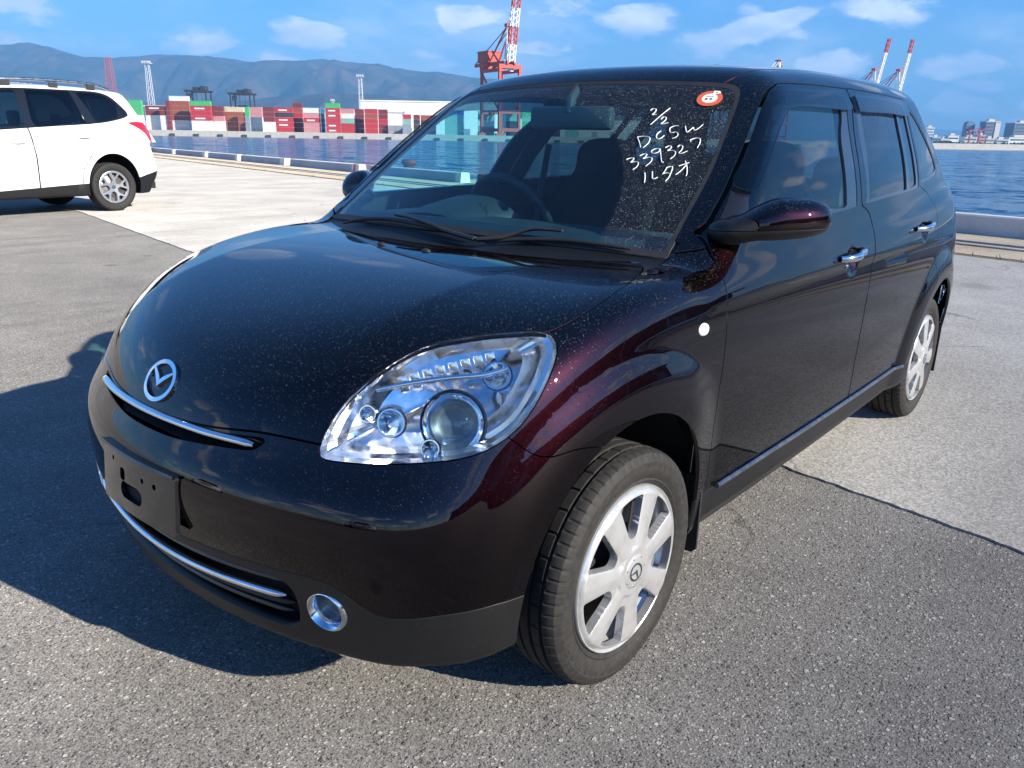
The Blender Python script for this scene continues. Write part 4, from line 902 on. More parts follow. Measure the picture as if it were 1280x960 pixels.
rdoor, body = SK.split(body, lambda V: side_sd(RD, V, .5), GAP)
# roof skin between the ditch mouldings
RF = np.concatenate([smooth_loop([(-.80, -.3), (-.80, .3), (-.87, .47), (-.92, .505), (-.975, .520), (-1.06, .530), (-1.6, .535), (-2.3, .515), (-2.80, .47)], 4, False), [(-2.86, .40), (-2.86, -.3)]])
roof_f, body = SK.split(body, lambda V: np.where(V[:, 2] > 1.33, poly_sd(np.stack([V[:, 0], fy(V)], 1), RF), 9.), .006)
# front bumper, black lower valance, openings
def theta(V): return np.arctan2(fy(V), V[:, 0]+.30)
_val = [(.710, 0, .410), (.713, .038, .410), (.703, .181, .413), (.683, .291, .413), (.657, .392, .412), (.632, .471, .413), (.616, .512, .409), (.599, .55, .391), (.583, .58, .366), (.57, .602, .355), (.557, .625, .351), (.531, .662, .353), (.482, .711, .360), (.406, .761, .367), (.332, .778, .362)]
VT = np.array([math.atan2(p[1], p[0]+.30) for p in _val]); VZ = np.array([p[2] for p in _val])
seam_z = Spline((.10, .622), (.136, .630), (.245, .648), (.325, .662), (.352, .690), (.40, .71))
def bump_sd(V):
    z = np.where(V[:, 0] > .36, .74, seam_z(V[:, 0])); return np.where(V[:, 0] > .0, V[:, 2]-z, 9.)
bumper, body = SK.split(body, bump_sd, .0032)
SLOT = smooth_loop([(-.2, .648), (0, .648), (.2, .652), (.325, .659), (.346, .657), (.344, .648), (.324, .634), (.276, .629), (.195, .623), (.101, .617), (0, .616), (-.2, .616)], 4)
_, bumper = SK.split(bumper, lambda V: np.where(V[:, 0] > .4, poly_sd(np.stack([fy(V), V[:, 2]], 1), SLOT), 9.))
val_sd = lambda V: np.where(V[:, 0] > .05, V[:, 2]-np.interp(theta(V), VT, VZ), 9.)
valance, bumper = SK.split(bumper, val_sd, .002)
FOG = np.array([.609, .500, .337])
GRL = smooth_loop([(-.2, .388), (.0, .388), (.30, .392), (.405, .390), (.432, .372), (.438, .345), (.432, .305), (.41, .270), (.33, .258), (.0, .266), (-.2, .266)], 4)
def grl_sd(V): return np.where(V[:, 0] > .3, poly_sd(np.stack([fy(V), V[:, 2]], 1), GRL), 9.)
def fog_sd(V): A = V.copy(); A[:, 1] = np.abs(A[:, 1]); return np.linalg.norm(A-FOG, axis=1)-.043
_, valance = SK.split(valance, grl_sd); _, valance = SK.split(valance, fog_sd)
# sill, underside, rear bumper, tailgate, wings, body sides
under, body = SK.split(body, lambda V: np.maximum(V[:, 2]-.262, -9.+0*V[:, 0]))
sill, body = SK.split(body, lambda V: np.maximum(np.maximum(V[:, 2]-.345, V[:, 0]+.2), -2.35-V[:, 0]), .003)
rbump, body = SK.split(body, lambda V: np.maximum(V[:, 2]-.60, V[:, 0]+2.60), GAP)
tgate, body = SK.split(body, lambda V: np.maximum(V[:, 0]+2.62, fy(V)-.66+.25*np.clip(V[:, 2]-1.05, 0, 1)), GAP)
wing_sd = lambda V: np.maximum(np.maximum(V[:, 2]-(.945+.30*np.clip(-.30-V[:, 0], -.05, .2)), -.6-V[:, 0]), -V[:, 2])
wing, body = SK.split(body, wing_sd, .003)
def part(name, faces, mat, parent=None, **kw): return skin_object(name, SK, faces, MT[mat], parent or CAR, **kw)
part('bonnet', bonnet, 'paint', depth=.016); part('roof', roof_f, 'paint'); part('front_bumper', bumper, 'paint', depth=.02)
part('lower_valance', valance, 'trim', depth=.02); part('rear_bumper', rbump, 'paint'); part('tailgate', tgate, 'paint')
part('underbody', under, 'dark', depth=0)
part('cowl_panel', cowl, 'trim', inset=.006)
windscreen = part('windscreen', ws_glass, 'windscreen', inset=.002, depth=0)
part('windscreen_seal', ws_edge, 'rubber', parent=windscreen, inset=.001, depth=.01)
part('rear_window', rglass, 'privacy', inset=.003, depth=0)
doors = {}
for sgn, k in ((1, 0), (-1, 1)):
    part('front_wing', lr(wing)[k], 'paint'); part('body_side', lr(body)[k], 'paint', depth=.014); sl_ = part('sill', lr(sill)[k], 'trim')
    fd = part('front_door', lr(fdoor)[k], 'paint'); rd = part('rear_door', lr(rdoor)[k], 'paint'); doors[sgn] = (fd, rd)
    part('window_frame', lr(frF)[k], 'gloss', parent=fd, inset=.0015); part('window_glass', lr(glF)[k], 'glass', parent=fd, inset=.007, depth=0)
    part('window_frame', lr(frR)[k], 'gloss', parent=rd, inset=.0015); part('window_glass', lr(glR)[k], 'privacy', parent=rd, inset=.007, depth=0)
    part('fixed_glass', lr(glR2)[k], 'privacy', parent=rd, inset=.006, depth=0)
    qg = part('quarter_window', lr(glQ)[k], 'privacy', inset=.004, depth=0); part('window_frame', lr(frQ)[k], 'gloss', parent=qg, inset=.001)
FULL = [tuple(f) for f in Q0.tolist()]
def onbody(pts, off=0.0):
    P = snap(F_car, np.array(pts, float), 4); N = grad(F_car, P); N /= np.linalg.norm(N, axis=1)[:, None]; return P+N*off, N
def both(mb, name, mat, parents, smooth=35):
    return [mb.build(name, MT[mat], parents[0], smooth), mb.flip().build(name, MT[mat], parents[1], smooth)]
def twoside(pt, s): return (pt[0], pt[1]*s, pt[2])
# smoked wind deflectors above the door windows
VIS = (smooth_loop([(-.575, 1.112), (-.68, 1.190), (-.82, 1.295), (-.92, 1.352), (-1.0, 1.376), (-1.3, 1.386), (-1.52, 1.391), (-1.545, 1.36), (-1.53, 1.332), (-1.3, 1.328), (-1.07, 1.325), (-.955, 1.308), (-.82, 1.238), (-.67, 1.140), (-.60, 1.095)], 4),
       smooth_loop([(-1.625, 1.36), (-1.655, 1.388), (-2.0, 1.394), (-2.33, 1.391), (-2.345, 1.365), (-2.31, 1.335), (-2.0, 1.335), (-1.66, 1.330), (-1.62, 1.340)], 4))
for j in (0, 1):
    vis, _ = SK.split(FULL, sideV(VIS[j]))
    for sgn, k in ((1, 0), (-1, 1)):
        part('window_visor', lr(vis)[k], 'visor', parent=doors[sgn][j], inset=-.011, depth=.006)
# ---- lamps
def headlamp(sgn):
    L3 = smooth_loop(LAMP, 3); L3, _ = onbody(L3); k = len(L3); c0 = L3.mean(0); inw = np.array([-.80, -.52, -.10]); inw /= np.linalg.norm(inw)
    lamp = part('headlight', lr(lens)[0 if sgn > 0 else 1], 'lens', inset=.001, depth=.006)
    def mir(m): return m if sgn > 0 else m.flip()
    m = MB(); rings = [(0.004, 1.0), (.020, .965), (.030, .90), (.050, .84), (.075, .66), (.085, .3)]
    V = []
    for d, s in rings: V += [tuple(c0+(p-c0)*s+inw*d) for p in L3]
    V.append(tuple(c0+inw*.088)); Fc = []
    for i in range(len(rings)-1):
        for j in range(k): Fc.append((i*k+j, i*k+(j+1) % k, (i+1)*k+(j+1) % k, (i+1)*k+j))
    for j in range(k): Fc.append(((len(rings)-1)*k+j, (len(rings)-1)*k+(j+1) % k, len(V)-1))
    m.add(V, Fc); mir(m).build('reflector', MT['reflector'], lamp, 8)
    fwd = Vector((.86, .50, .06))
    def at(p, d): q, m_ = onbody([p]); return q[0]-m_[0]*d
    def face(p): return Vector(onbody([p])[1][0])*.45+fwd*.6
    # main projector: bowl, bright ring, lens ball
    M = frame(at((.415, .655, .722), .044), face((.415, .655, .722)))
    a = MB().lathe([(.030, -.02), (.044, -.012), (.055, .004), (.059, .012), (.056, .016), (.050, .012), (.046, 0), (.036, -.018)], 36, M)
    mir(a).build('projector_ring', MT['chrome'], lamp, 40)
    b = MB().lathe([(.0005, .016), (.015, .0145), (.028, .009), (.037, .0), (.040, -.010), (.0005, -.022)], 32, M); mir(b).build('projector_lens', MT['bulbglass'], lamp, 50)
    mir(MB().lathe([(.0585, .004), (.0625, .009), (.066, .003), (.063, -.006)], 36, M)).build('projector_shroud', MT['gloss'], lamp, 40)
    b = MB().lathe([(.0005, -.021), (.026, -.020), (.038, -.015), (.045, -.005)], 28, M); mir(b).build('projector_back', MT['iron'], lamp, 50)
    # parking and turn lamps
    for p, r, d, nm in (((.486, .556, .716), .026, .022, 'parking_lamp'), ((.507, .512, .730), .016, .018, 'small_lamp'), ((.318, .682, .812), .026, .024, 'turn_lamp'), ((.462, .640, .676), .017, .020, 'lower_lamp')):
        M = frame(at(p, d+.010), face(p))
        a = MB().lathe([(r*.55, -.022), (r*.85, -.010), (r, .002), (r*1.05, .006), (r*.94, .006), (r*.82, -.004), (r*.45, -.02)], 24, M); mir(a).build(nm, MT['chrome'], lamp, 40); mir(MB().lathe([(r*1.03, .001), (r*1.10, .005), (r*1.16, -.003)], 24, M)).build('lamp_surround', MT['gloss'], lamp, 40)
        b = MB().lathe([(.0004, .002), (r*.35, -.001), (r*.48, -.008), (r*.48, -.02)], 16, M); mir(b).build('bulb', MT['bulbglass'], lamp, 50)
    # stepped flutes of the upper reflector
    for i in range(8):
        t = i/7; p = np.array([.43, .53, .775])*(1-t)+np.array([.30, .645, .835])*t
        pb_, nb_ = onbody([p]); M = frame(pb_[0]-nb_[0]*.034+inw*.008, fwd, (0.1, -.3, 1)); a = MB().box((-.0098, -.017, -.004), (.0098, .015, -.001+.0018*(i % 2)), M, .0012)
        mir(a).build('flute', MT['reflector'], lamp, 40)
    p = [(lambda q: q+(c0-q)*.10+inw*.034)(onbody([(x, y, z)])[0][0]) for x, y, z in ((.50, .50, .765), (.44, .545, .765), (.38, .61, .775), (.33, .665, .782), (.29, .70, .80))]
    a = MB().tube(smooth_loop(p, 5, False), .0055, 8, .8); mir(a).build('divider_trim', MT['reflector'], lamp, 50)
    return lamp
for s_ in (1, -1): headlamp(s_)
# dark grille chamber and bright bars at the nose
gc = MB()
ys = np.linspace(-.36, .36, 25)
top = [snap(F_car, np.array([[.66, y, .66]]))[0] for y in ys]; bot = [snap(F_car, np.array([[.66, y, .610]]))[0] for y in ys]
V = []
for a_, b_ in zip(top, bot): V += [tuple(a_-[.006, 0, -.004]), tuple(a_-[.045, 0, -.004]), tuple(b_-[.06, 0, 0]), tuple(b_-[.006, 0, .004])]
gc.add(V, [(4*i+k, 4*i+4+k, 4*i+5+k, 4*i+1+k) for i in range(24) for k in range(3)]); gc.build('grille_chamber', MT['dark'], CAR)
ys = np.linspace(-.338, .338, 41); P_, N_ = onbody([(.66, y, LE(abs(y))-.010) for y in ys], .003)
gb = MB().tube(P_, [.0070*min(1, (1-abs(y)/.345)*9+.35)+.0008 for y in ys], 10, 1.25); gb.build('grille_bar', MT['chrome'], CAR, 60)
lg = MB(); V = []; ys = np.linspace(-.45, .45, 31)
for y in ys:
    a_ = snap(F_car, np.array([[.66, y, .40]]))[0]; b_ = snap(F_car, np.array([[.62, y, .25]]))[0]
    V += [tuple(a_-[.012, 0, 0]), tuple(a_-[.055, 0, .01]), tuple(b_-[.055, 0, -.01]), tuple(b_-[.012, 0, 0])]
lg.add(V, [(4*i+k, 4*i+4+k, 4*i+5+k, 4*i+1+k) for i in range(30) for k in range(3)]); lg.build('lower_grille_chamber', MT['dark'], CAR)
for z, r, mt, nm, off, w in ((.339, .0085, 'chrome', 'lower_bright_bar', -.004, .424), (.365, .008, 'gloss', 'lower_grille_bar', -.022, .43), (.302, .009, 'trim', 'lower_grille_bar', -.020, .425), (.275, .008, 'gloss', 'lower_grille_bar', -.022, .41)):
    ys = np.linspace(-w, w, 45); P_, N_ = onbody([(.68, y, z) for y in ys], off)
    MB().tube(P_, [r*min(1, (1-abs(y)/w)*14+.25) for y in ys], 10, 1.2).build(nm, MT[mt], CAR, 60)
# fog lamps
c, n = onbody([FOG], -.006); fm = frame(c[0], Vector(n[0])*.6+Vector((.5, .12, .05)))
a = MB().lathe([(.028, -.020), (.030, -.008), (.033, .004), (.040, .011), (.046, .008), (.0495, -.002), (.047, -.012)], 40, fm)
fogs = both(a, 'fog_lamp', 'chrome', (CAR, CAR), 60)
both(MB().lathe([(.0005, -.010), (.016, -.012), (.029, -.016)], 32, fm), 'lens', 'bulbglass', fogs, 60)
both(MB().lathe([(.0005, -.040), (.014, -.038), (.024, -.028), (.035, -.010)], 32, fm), 'reflector', 'iron', fogs, 60)
# number-plate holder: bare black bracket with its tow-hook hole and screw holes
PM = Matrix(((0, -.10, .995, .722), (1, 0, 0, 0), (0, .995, .10, .487), (0, 0, 0, 1)))
def rbox(Q, cx, cy, hx, hy, r): d = np.stack([np.abs(Q[:, 0]-cx)-hx+r, np.abs(Q[:, 1]-cy)-hy+r], 1); return np.linalg.norm(np.maximum(d, 0), axis=1)+np.minimum(d.max(1), 0)-r
def plate_sd(Q):
    d = rbox(Q, 0, 0, .164, .066, .006)
    for cx, cy, hx, hy, r in ((-.01, -.018, .050, .019, .019), (-.05, .016, .012, .014, .006), (.042, .026, .006, .006, .005), (.09, .026, .007, .007, .006), (-.10, .040, .006, .006, .005)):
        d = np.maximum(d, -rbox(Q, cx, cy, hx, hy, r))
    return d
def bend(Q): return [tuple(PM @ Vector((p[0], p[1], .013-p[0]**2*.42))) for p in Q]
pl = sheet('plate_bracket', plate_sd, (-.17, .17, -.07, .07), .0055, bend, MT['gloss'], CAR, .010, (-1, 0, 0))
m = MB(); us = np.linspace(-.164, .164, 15); m.add([q for u in us for q in (bend([(u, .063, 0)])[0], tuple(Vector(bend([(u, .063, 0)])[0])+Vector((.006, 0, .003))), tuple(Vector(bend([(u, .067, 0)])[0])+Vector((.004, 0, .004))), tuple(Vector(bend([(u, .067, 0)])[0])-Vector((.012, 0, 0))))],
         [(4*i+k, 4*i+4+k, 4*i+5+k, 4*i+1+k) for i in range(14) for k in range(3)]); m.build('bracket_lip', MT['gloss'], pl)
m = MB(); m.add([tuple(Vector(bend([(u, v, 0)])[0])-Vector((.012, 0, 0))) for u in (-.15, 0, .15) for v in (-.055, .055)], [(0, 2, 3, 1), (2, 4, 5, 3)]); m.build('bracket_back', MT['dark'], pl)
# ---- oval winged badges (bonnet, wheel centres)
def badge(name, M, w, h, t, mat, parent):
    """oval ring with a spread pair of wings meeting in a V"""
    def sd(Q):
        r = np.hypot(Q[:, 0]/w, Q[:, 1]/h)-1; ring = np.maximum(r, -(np.hypot(Q[:, 0]/(w*.83), Q[:, 1]/(h*.80))-1))*h
        x = np.abs(Q[:, 0])/w; y = Q[:, 1]/h
        up = y-(.62*x**.62-.02+.10*x); lo = (-.34+1.02*x**.85+.02)-y
        wing = np.maximum(np.maximum(up, lo)*h*.7, r*h)
        return np.minimum(ring, wing)
    def dome(Q): return [tuple(M @ Vector((p[0], p[1], t*(1.0-.25*min(1, (p[0]/w)**2+(p[1]/h)**2))))) for p in Q]
    return sheet(name, sd, (-w*1.03, w*1.03, -h*1.05, h*1.05), w/26, dome, mat, parent, t, tuple(-M.to_3x3().col[2]))
c, n = onbody([(.643, 0, .709)]); badge('badge', frame(c[0], n[0]), .058, .048, .006, MT['chrome'], CAR)
# washer nozzles, side markers, handles
for y in (.09, -.09):
    c, n = onbody([(-.062, y, .935)]); MB().lathe([(.0005, .007), (.006, .006), (.010, .002), (.011, -.001)], 14, frame(c[0], n[0]) @ Matrix.Scale(1.5, 4, (1, 0, 0))).build('washer_nozzle', MT['rubber'], CAR)
c, n = onbody([(-.255, .817, .806)]); mm = frame(c[0], n[0]); sc = Matrix.Scale(1.45, 4, (1, 0, 0))
both(MB().lathe([(.0005, .008), (.008, .007), (.0135, .004), (.0155, -.001)], 24, mm @ sc), 'side_marker', 'marker', (CAR, CAR), 60)
for j, (hx, hz, dz) in enumerate(((-1.205, .890, .012), (-2.085, .916, .010))):
    pts = []; rad = []
    for t in np.linspace(-1, 1, 17):
        x = hx-t*.098; z = hz+t*dz*.5; b_, n_ = onbody([(x, .83, z)]); o = .034*(1-abs(t)**3.2)+.003
        pts.append((x, b_[0][1]+o, z)); rad.append(.0125*(1-.32*abs(t)**2)+.0008)
    hm = MB().tube(pts, rad, 12, .75); hs = both(hm, 'door_handle', 'chrome', (doors[1][j], doors[-1][j]), 60)
    if j == 0:
        c, n = onbody([(hx+.03, .83, hz-.036)]); both(MB().lathe([(.0005, .003), (.009, .003), (.011, -.002)], 18, frame(c[0], n[0])), 'key_lock', 'satin', hs)
# bright strip along the sill
P_, N_ = onbody([(x, .82, .346) for x in np.linspace(-.43, -2.06, 40)], .006)
both(MB().tube(P_, .0075, 8, .8), 'sill_strip', 'satin', (CAR, CAR))
# ---- door mirrors: painted cap over a black foot and arm
def F_mir(P):
    x, y, z = P[..., 0], P[..., 1], P[..., 2]
    d = np.array([-.78, .626]); px = x+.535; py = y-.854
    a = px*d[0]+py*d[1]; b = px*d[1]-py*d[0]; zc = z-1.034-.05*a
    top = .061-.042*np.clip((-a-.01)/.12, 0, 1)**1.3; h = np.where(zc > 0, top, .040)
    q = (np.abs(a/.132)**2.6+np.abs(np.where(b > 0, b/.070, b/.032))**2.2+np.abs(zc/h)**2.7)**(1/2.4)-1
    arm = np.sqrt(((x+.452)/.048)**2+((y-.765)/.055)**2+((z-1.012)/.032)**2)-1
    return smin(q*.045, arm*.034, .03)
pm, qm = surface_nets(F_mir, (-.70, .67, .93), (-.30, 1.02, 1.15), .0066, 5); pm = snap(F_mir, pm, 3)
def mirror_split(V): return V[:, 2]-(1.022+.05*(V[:, 1]-.87))
for sgn in (1, -1):
    sh = np.array([0, 0, 0]) if sgn > 0 else np.array([-.07, .025, 0])            # the far one is pushed back a little
    F2 = F_mir if sgn > 0 else (lambda P: F_mir((P-sh)*np.array([1, -1, 1])))
    q2 = qm if sgn > 0 else qm[:, ::-1]; ms = Skin(F2, pm*np.array([1, sgn, 1])+sh, q2)
    low, cap = ms.split(ms.faces, mirror_split, .002)
    foot, cap = ms.split(cap, lambda V: -(V[:, 0]-sh[0]+.432), .002)
    dm = skin_object('door_mirror', ms, low+foot, MT['trim'], doors[sgn][0], depth=.006); skin_object('mirror_cap', ms, cap, MT['paint'], dm, depth=.006)
# ---- wipers
def wiper(blade, arm):
    b_, n_ = onbody(smooth_loop(blade, 6, False), .008); a_, _ = onbody(smooth_loop(arm, 6, False), .016)
    w = MB().tube(a_, list(np.linspace(.0075, .004, len(a_))), 8, 1.3).build('wiper', MT['rubber'], CAR, 50)
    MB().tube(b_, [.0065*(1-.55*abs(2*i/(len(b_)-1)-1)**3) for i in range(len(b_))], 8, .8).build('blade', MT['rubber'], w, 50)
wiper([(-.25, -.50, .945), (-.268, -.433, .955), (-.263, -.311, .968), (-.243, -.141, .968), (-.227, .009, .961), (-.215, .130, .957)], [(-.20, .145, .944), (-.215, .03, .956), (-.235, -.06, .966), (-.255, -.16, .975), (-.268, -.25, .978)])
wiper([(-.205, .175, .944), (-.234, .245, .957), (-.271, .379, .966), (-.291, .48, .964), (-.309, .575, .958)], [(-.20, .155, .942), (-.223, .212, .951), (-.256, .255, .970), (-.277, .295, .980), (-.292, .375, .982)])
# ---- crayon writing and inspection sticker on the glass
STROKES = [[(0.3414, 1.3085), (0.3467, 1.313), (0.3568, 1.3107), (0.36, 1.3028), (0.3582, 1.2949), (0.37, 1.2965)],
           [(0.3958, 1.3148), (0.3858, 1.2949), (0.3755, 1.2669)],
           [(0.3941, 1.2825), (0.3967, 1.2893), (0.407, 1.2863), (0.4089, 1.2779), (0.4051, 1.2686), (0.4239, 1.2728)],
           [(0.3659, 1.2317), (0.3824, 1.2184), (0.3986, 1.2039)],
           [(0.3659, 1.2317), (0.3839, 1.234), (0.4036, 1.2301), (0.4107, 1.2159), (0.4059, 1.2034)],
           [(0.4207, 1.249), (0.4162, 1.2429), (0.4193, 1.2339), (0.4284, 1.2275), (0.4359, 1.2297), (0.4393, 1.2372)],
           [(0.4398, 1.2583), (0.4441, 1.2508), (0.4532, 1.2449), (0.4637, 1.2471), (0.4741, 1.2422), (0.4761, 1.2348), (0.4682, 1.2293)],
           [(0.4398, 1.2583), (0.4479, 1.2638), (0.4596, 1.2645)],
           [(0.4788, 1.2632), (0.4869, 1.2543), (0.4954, 1.2469), (0.5002, 1.2544), (0.5032, 1.2604), (0.5111, 1.2525), (0.5185, 1.2576), (0.5235, 1.269)],
           [(0.3852, 1.1708), (0.3922, 1.1745), (0.403, 1.1748), (0.4043, 1.1676), (0.4032, 1.1633), (0.415, 1.1659), (0.4244, 1.1639), (0.4294, 1.1541), (0.4243, 1.1454)],
           [(0.4146, 1.1814), (0.4215, 1.1862), (0.4312, 1.1856), (0.4318, 1.1784), (0.4299, 1.174), (0.4419, 1.1781), (0.4532, 1.1761), (0.4574, 1.1662), (0.4524, 1.1556)],
           [(0.4558, 1.2007), (0.4446, 1.2013), (0.4373, 1.1959), (0.4413, 1.1902), (0.4514, 1.189), (0.4584, 1.1935), (0.4566, 1.2007), (0.4678, 1.1879), (0.4805, 1.1739), (0.4886, 1.1662), (0.492, 1.1675)],
           [(0.4677, 1.2047), (0.4747, 1.2092), (0.4829, 1.207), (0.4829, 1.2004), (0.4802, 1.1963), (0.4924, 1.1977), (0.5035, 1.1939), (0.5082, 1.1846), (0.5037, 1.1751)],
           [(0.4999, 1.2065), (0.5024, 1.2118), (0.5117, 1.2091), (0.5162, 1.1991), (0.5148, 1.1913), (0.5237, 1.1909), (0.5333, 1.1974)],
           [(0.5196, 1.2272), (0.5244, 1.2215)],
           [(0.52, 1.2266), (0.5304, 1.2312), (0.5428, 1.2299), (0.55, 1.2199), (0.5533, 1.2053)],
           [(0.4634, 1.1383), (0.474, 1.1262), (0.4825, 1.1133)],
           [(0.4814, 1.1416), (0.4899, 1.1309), (0.4956, 1.1247), (0.5018, 1.125), (0.5061, 1.1287)],
           [(0.5113, 1.1537), (0.513, 1.144), (0.5126, 1.1363)],
           [(0.5113, 1.1537), (0.524, 1.156), (0.5308, 1.1432), (0.535, 1.1283), (0.5331, 1.1195)],
           [(0.5147, 1.138), (0.5231, 1.1402), (0.5334, 1.1378)],
           [(0.5395, 1.1582), (0.5499, 1.1632), (0.5602, 1.1676)],
           [(0.5467, 1.1715), (0.5618, 1.1566), (0.5735, 1.1405), (0.5757, 1.1338)],
           [(0.5561, 1.1606), (0.5536, 1.1467), (0.5473, 1.1364)]]
for s_ in STROKES:
    p = np.array(s_); p3 = np.stack([-.19-1.40*(p[:, 1]-.934)-.27*p[:, 0]**2, p[:, 0], p[:, 1]], 1)
    p3, n_ = onbody(smooth_loop(p3, 5, False), .0006); w = random.Random(len(s_)).uniform(.9, 1.2)
    MB().tube(p3, [.0015*w*(1-.35*(i/len(p3))) for i in range(len(p3))], 6, 1.0).build('written_stroke', MT['crayon'], windscreen, 60)
c, n = onbody([(-.826, .489, 1.342)], .0012); smt = frame(c[0], n[0])
disc = lambda r, z: MB().lathe([(.0003, z), (r, z), (r, z-.0006)], 36, smt)
st = MB().lathe([(.0215, .0004), (.037, .0004), (.037, -.0008)], 40, smt).build('inspection_sticker', MT['sticker_red'], windscreen)
disc(.0225, .0008).build('sticker_centre', MT['sticker_white'], st)
MB().prism([(.004, .018), (.028, .024), (.024, .034), (.006, .037)], .0009, .0013, smt).build('sticker_tab', MT['sticker_white'], st)
for x0, y0, w_, h_ in ((-.012, -.008, .007, .002), (-.012, -.002, .007, .002), (-.012, -.008, .002, .008), (-.007, -.008, .002, .008), (.001, -.008, .008, .002), (.001, -.002, .008, .002), (.004, -.008, .002, .008), (-.013, .008, .024, .0012), (.012, .026, .006, .003)):
    MB().box((x0, y0, .0010), (x0+w_, y0+h_, .0016), smt).build('sticker_print', MT['ink'], st)
# ---- inner skin (door linings, headlining, pillars), wheel housings
Fi = lambda P: F_car(P)+.045
pi_, qi_ = surface_nets(Fi, (-3.2, -.84, .18), (.66, .84, 1.50), .026, 5); pi_ = snap(Fi, pi_, 2)
IN = Skin(Fi, pi_, qi_[:, ::-1]); fi = IN.faces
for sd in (sideV(DLO_F), sideV(DLO_R), sideV(DLO_Q), lambda V: ws_sd(V)+.02, tg_sd, lamp_sd, lambda V: arch_sd(V)-.02,
           lambda V: np.where(V[:, 0] > .35, np.maximum(np.abs(V[:, 2]-.32)-.075, fy(V)-.56), 9.), lambda V: np.where(V[:, 0] > .4, np.maximum(np.abs(V[:, 2]-.635)-.045, fy(V)-.37), 9.)):
    _, fi = IN.split(fi, sd)
used = sorted({i for f in fi for i in f}); mp = {i: k for k, i in enumerate(used)}
mesh_obj('interior_lining', IN.V[used], [tuple(mp[i] for i in f) for f in fi], MT['interior'], CAR, 60)
for wx in (0.0, -WB):
    prof = [(.375 if a else .0, a) for a in ()]
    m = MB(); n = 28; V = []
    for i in range(n+1):
        a = math.radians(2)+math.radians(176)*i/n
        V += [(wx+.372*math.cos(a), y, .30+.378*math.sin(a)) for y in (.765, .66, .50)]
    m.add(V, [(3*i+k, 3*i+k+1, 3*i+k+4, 3*i+k+3) for i in range(n) for k in (0, 1)])
    k = len(m.v); m.v.append((wx, .50, .30)); m.f += [(3*i+2, k, 3*i+5) for i in range(n)]
    both(m, 'wheel_housing', 'dark', (CAR, CAR))
# mud flaps
m = MB().prism([(-.075, .01), (-.06, 0), (.050, 0), (.062, .012), (.066, .22), (-.080, .24)], -.004, .004, Matrix(((0, 0, 1, -.335), (1, 0, 0, .745), (0, 1, 0, .178), (0, 0, 0, 1))))
m.v = [(p[0]-.18*(.40-p[2])**2-.012*(p[1]-.75)/.1, p[1], p[2]) for p in m.v]; both(m, 'mud_flap', 'rubber', (CAR, CAR))
m = MB().prism([(-.085, 0), (.075, 0), (.075, .24), (-.085, .26)], -.004, .004, Matrix(((0, 0, 1, -WB-.345), (1, 0, 0, .735), (0, 1, 0, .15), (0, 0, 0, 1)))); both(m, 'mud_flap', 'rubber', (CAR, CAR))
# ---- cabin
ys = np.linspace(-.70, .70, 15); V = []; prof = [(-.26, .925), (-.36, .950), (-.50, .968), (-.64, .968), (-.72, .955), (-.765, .92), (-.775, .84), (-.74, .72), (-.70, .55)]
for y in ys:
    e = max(0, abs(y)-.60)*1.0
    V += [(x-.10*y*y, y, z-e*.25) for x, z in prof]
n = len(prof); m = MB().add(V, [(n*i+k, n*i+k+1, n*i+n+k+1, n*i+n+k) for i in range(len(ys)-1) for k in range(n-1)])
dash = m.build('dashboard', MT['interior'], CAR, 60)
hood = MB(); V = []; nn = 14
for i in range(nn+1):
    a = math.pi*i/nn
    for t in (0, .35, .7, 1.0): V.append((-.50-.24*t, -.36-math.cos(a)*(.15+.05*t), .945+math.sin(a)*(.03+.052*t**.7)))
hood.add(V, [(4*i+k, 4*i+k+1, 4*i+k+5, 4*i+k+4) for i in range(nn) for k in range(3)]).build('instrument_hood', MT['interior'], dash, 60)
# steering wheel (right-hand drive)
sm = frame((-.945, -.36, .918), (-.90, 0, .44))
sw = MB(); R_, r_ = .186, .0155
sw.lathe([(R_+r_*math.cos(a), r_*math.sin(a)) for a in np.linspace(0, 2*math.pi, 13)[:-1]], 48, sm, True); wheel_o = sw.build('steering_wheel', MT['interior'], CAR, 60)
h = MB().lathe([(.0005, .006), (.05, .004), (.068, -.012), (.06, -.04)], 28, sm); h.build('airbag_cover', MT['interior'], wheel_o, 60)
for a in (0, math.pi, -math.pi/2):
    M2 = sm @ Matrix.Rotation(a, 4, 'Z'); MB().box((.05, -.018, -.018), (.178, .018, -.004), M2, .004).build('spoke', MT['satin' if a == -math.pi/2 else 'interior'], wheel_o)
MB().tube([(-.93, -.36, .905), (-.72, -.36, .80)], .035, 12).build('steering_column', MT['interior'], wheel_o)
def seat(y0):
    """bucket seat with a tall rounded back and headrest"""
    def Fs(P):
        x, y, z = P[..., 0], P[..., 1]-y0, P[..., 2]
        t = (z-.55)/.55; xb = -1.36-.22*t
        w = .245-.04*np.clip(t, 0, 1.1)**3
        back = (np.abs((x-xb)/.065)**3+np.abs(y/w)**4+np.abs((z-.80)/.30)**5)**(1/3.6)-1
        cush = (np.abs((x+1.15)/.28)**4+np.abs(y/.25)**4+np.abs((z-.46-.06*(x+1.15))/.085)**3)**(1/3.6)-1
        head = (np.abs((x+1.575)/.06)**2.6+np.abs(y/.145)**2.8+np.abs((z-1.135)/.095)**2.8)**(1/2.7)-1
        return smin(smin(back*.065, cush*.08, .05), head*.06, .03)
    p, q = surface_nets(Fs, (-1.72, y0-.30, .34), (-.80, y0+.30, 1.27), .02, 4); p = snap(Fs, p, 2)
    mesh_obj('front_seat', p, q.tolist(), MT['seat'], CAR, 70)
seat(-.36); seat(.36)
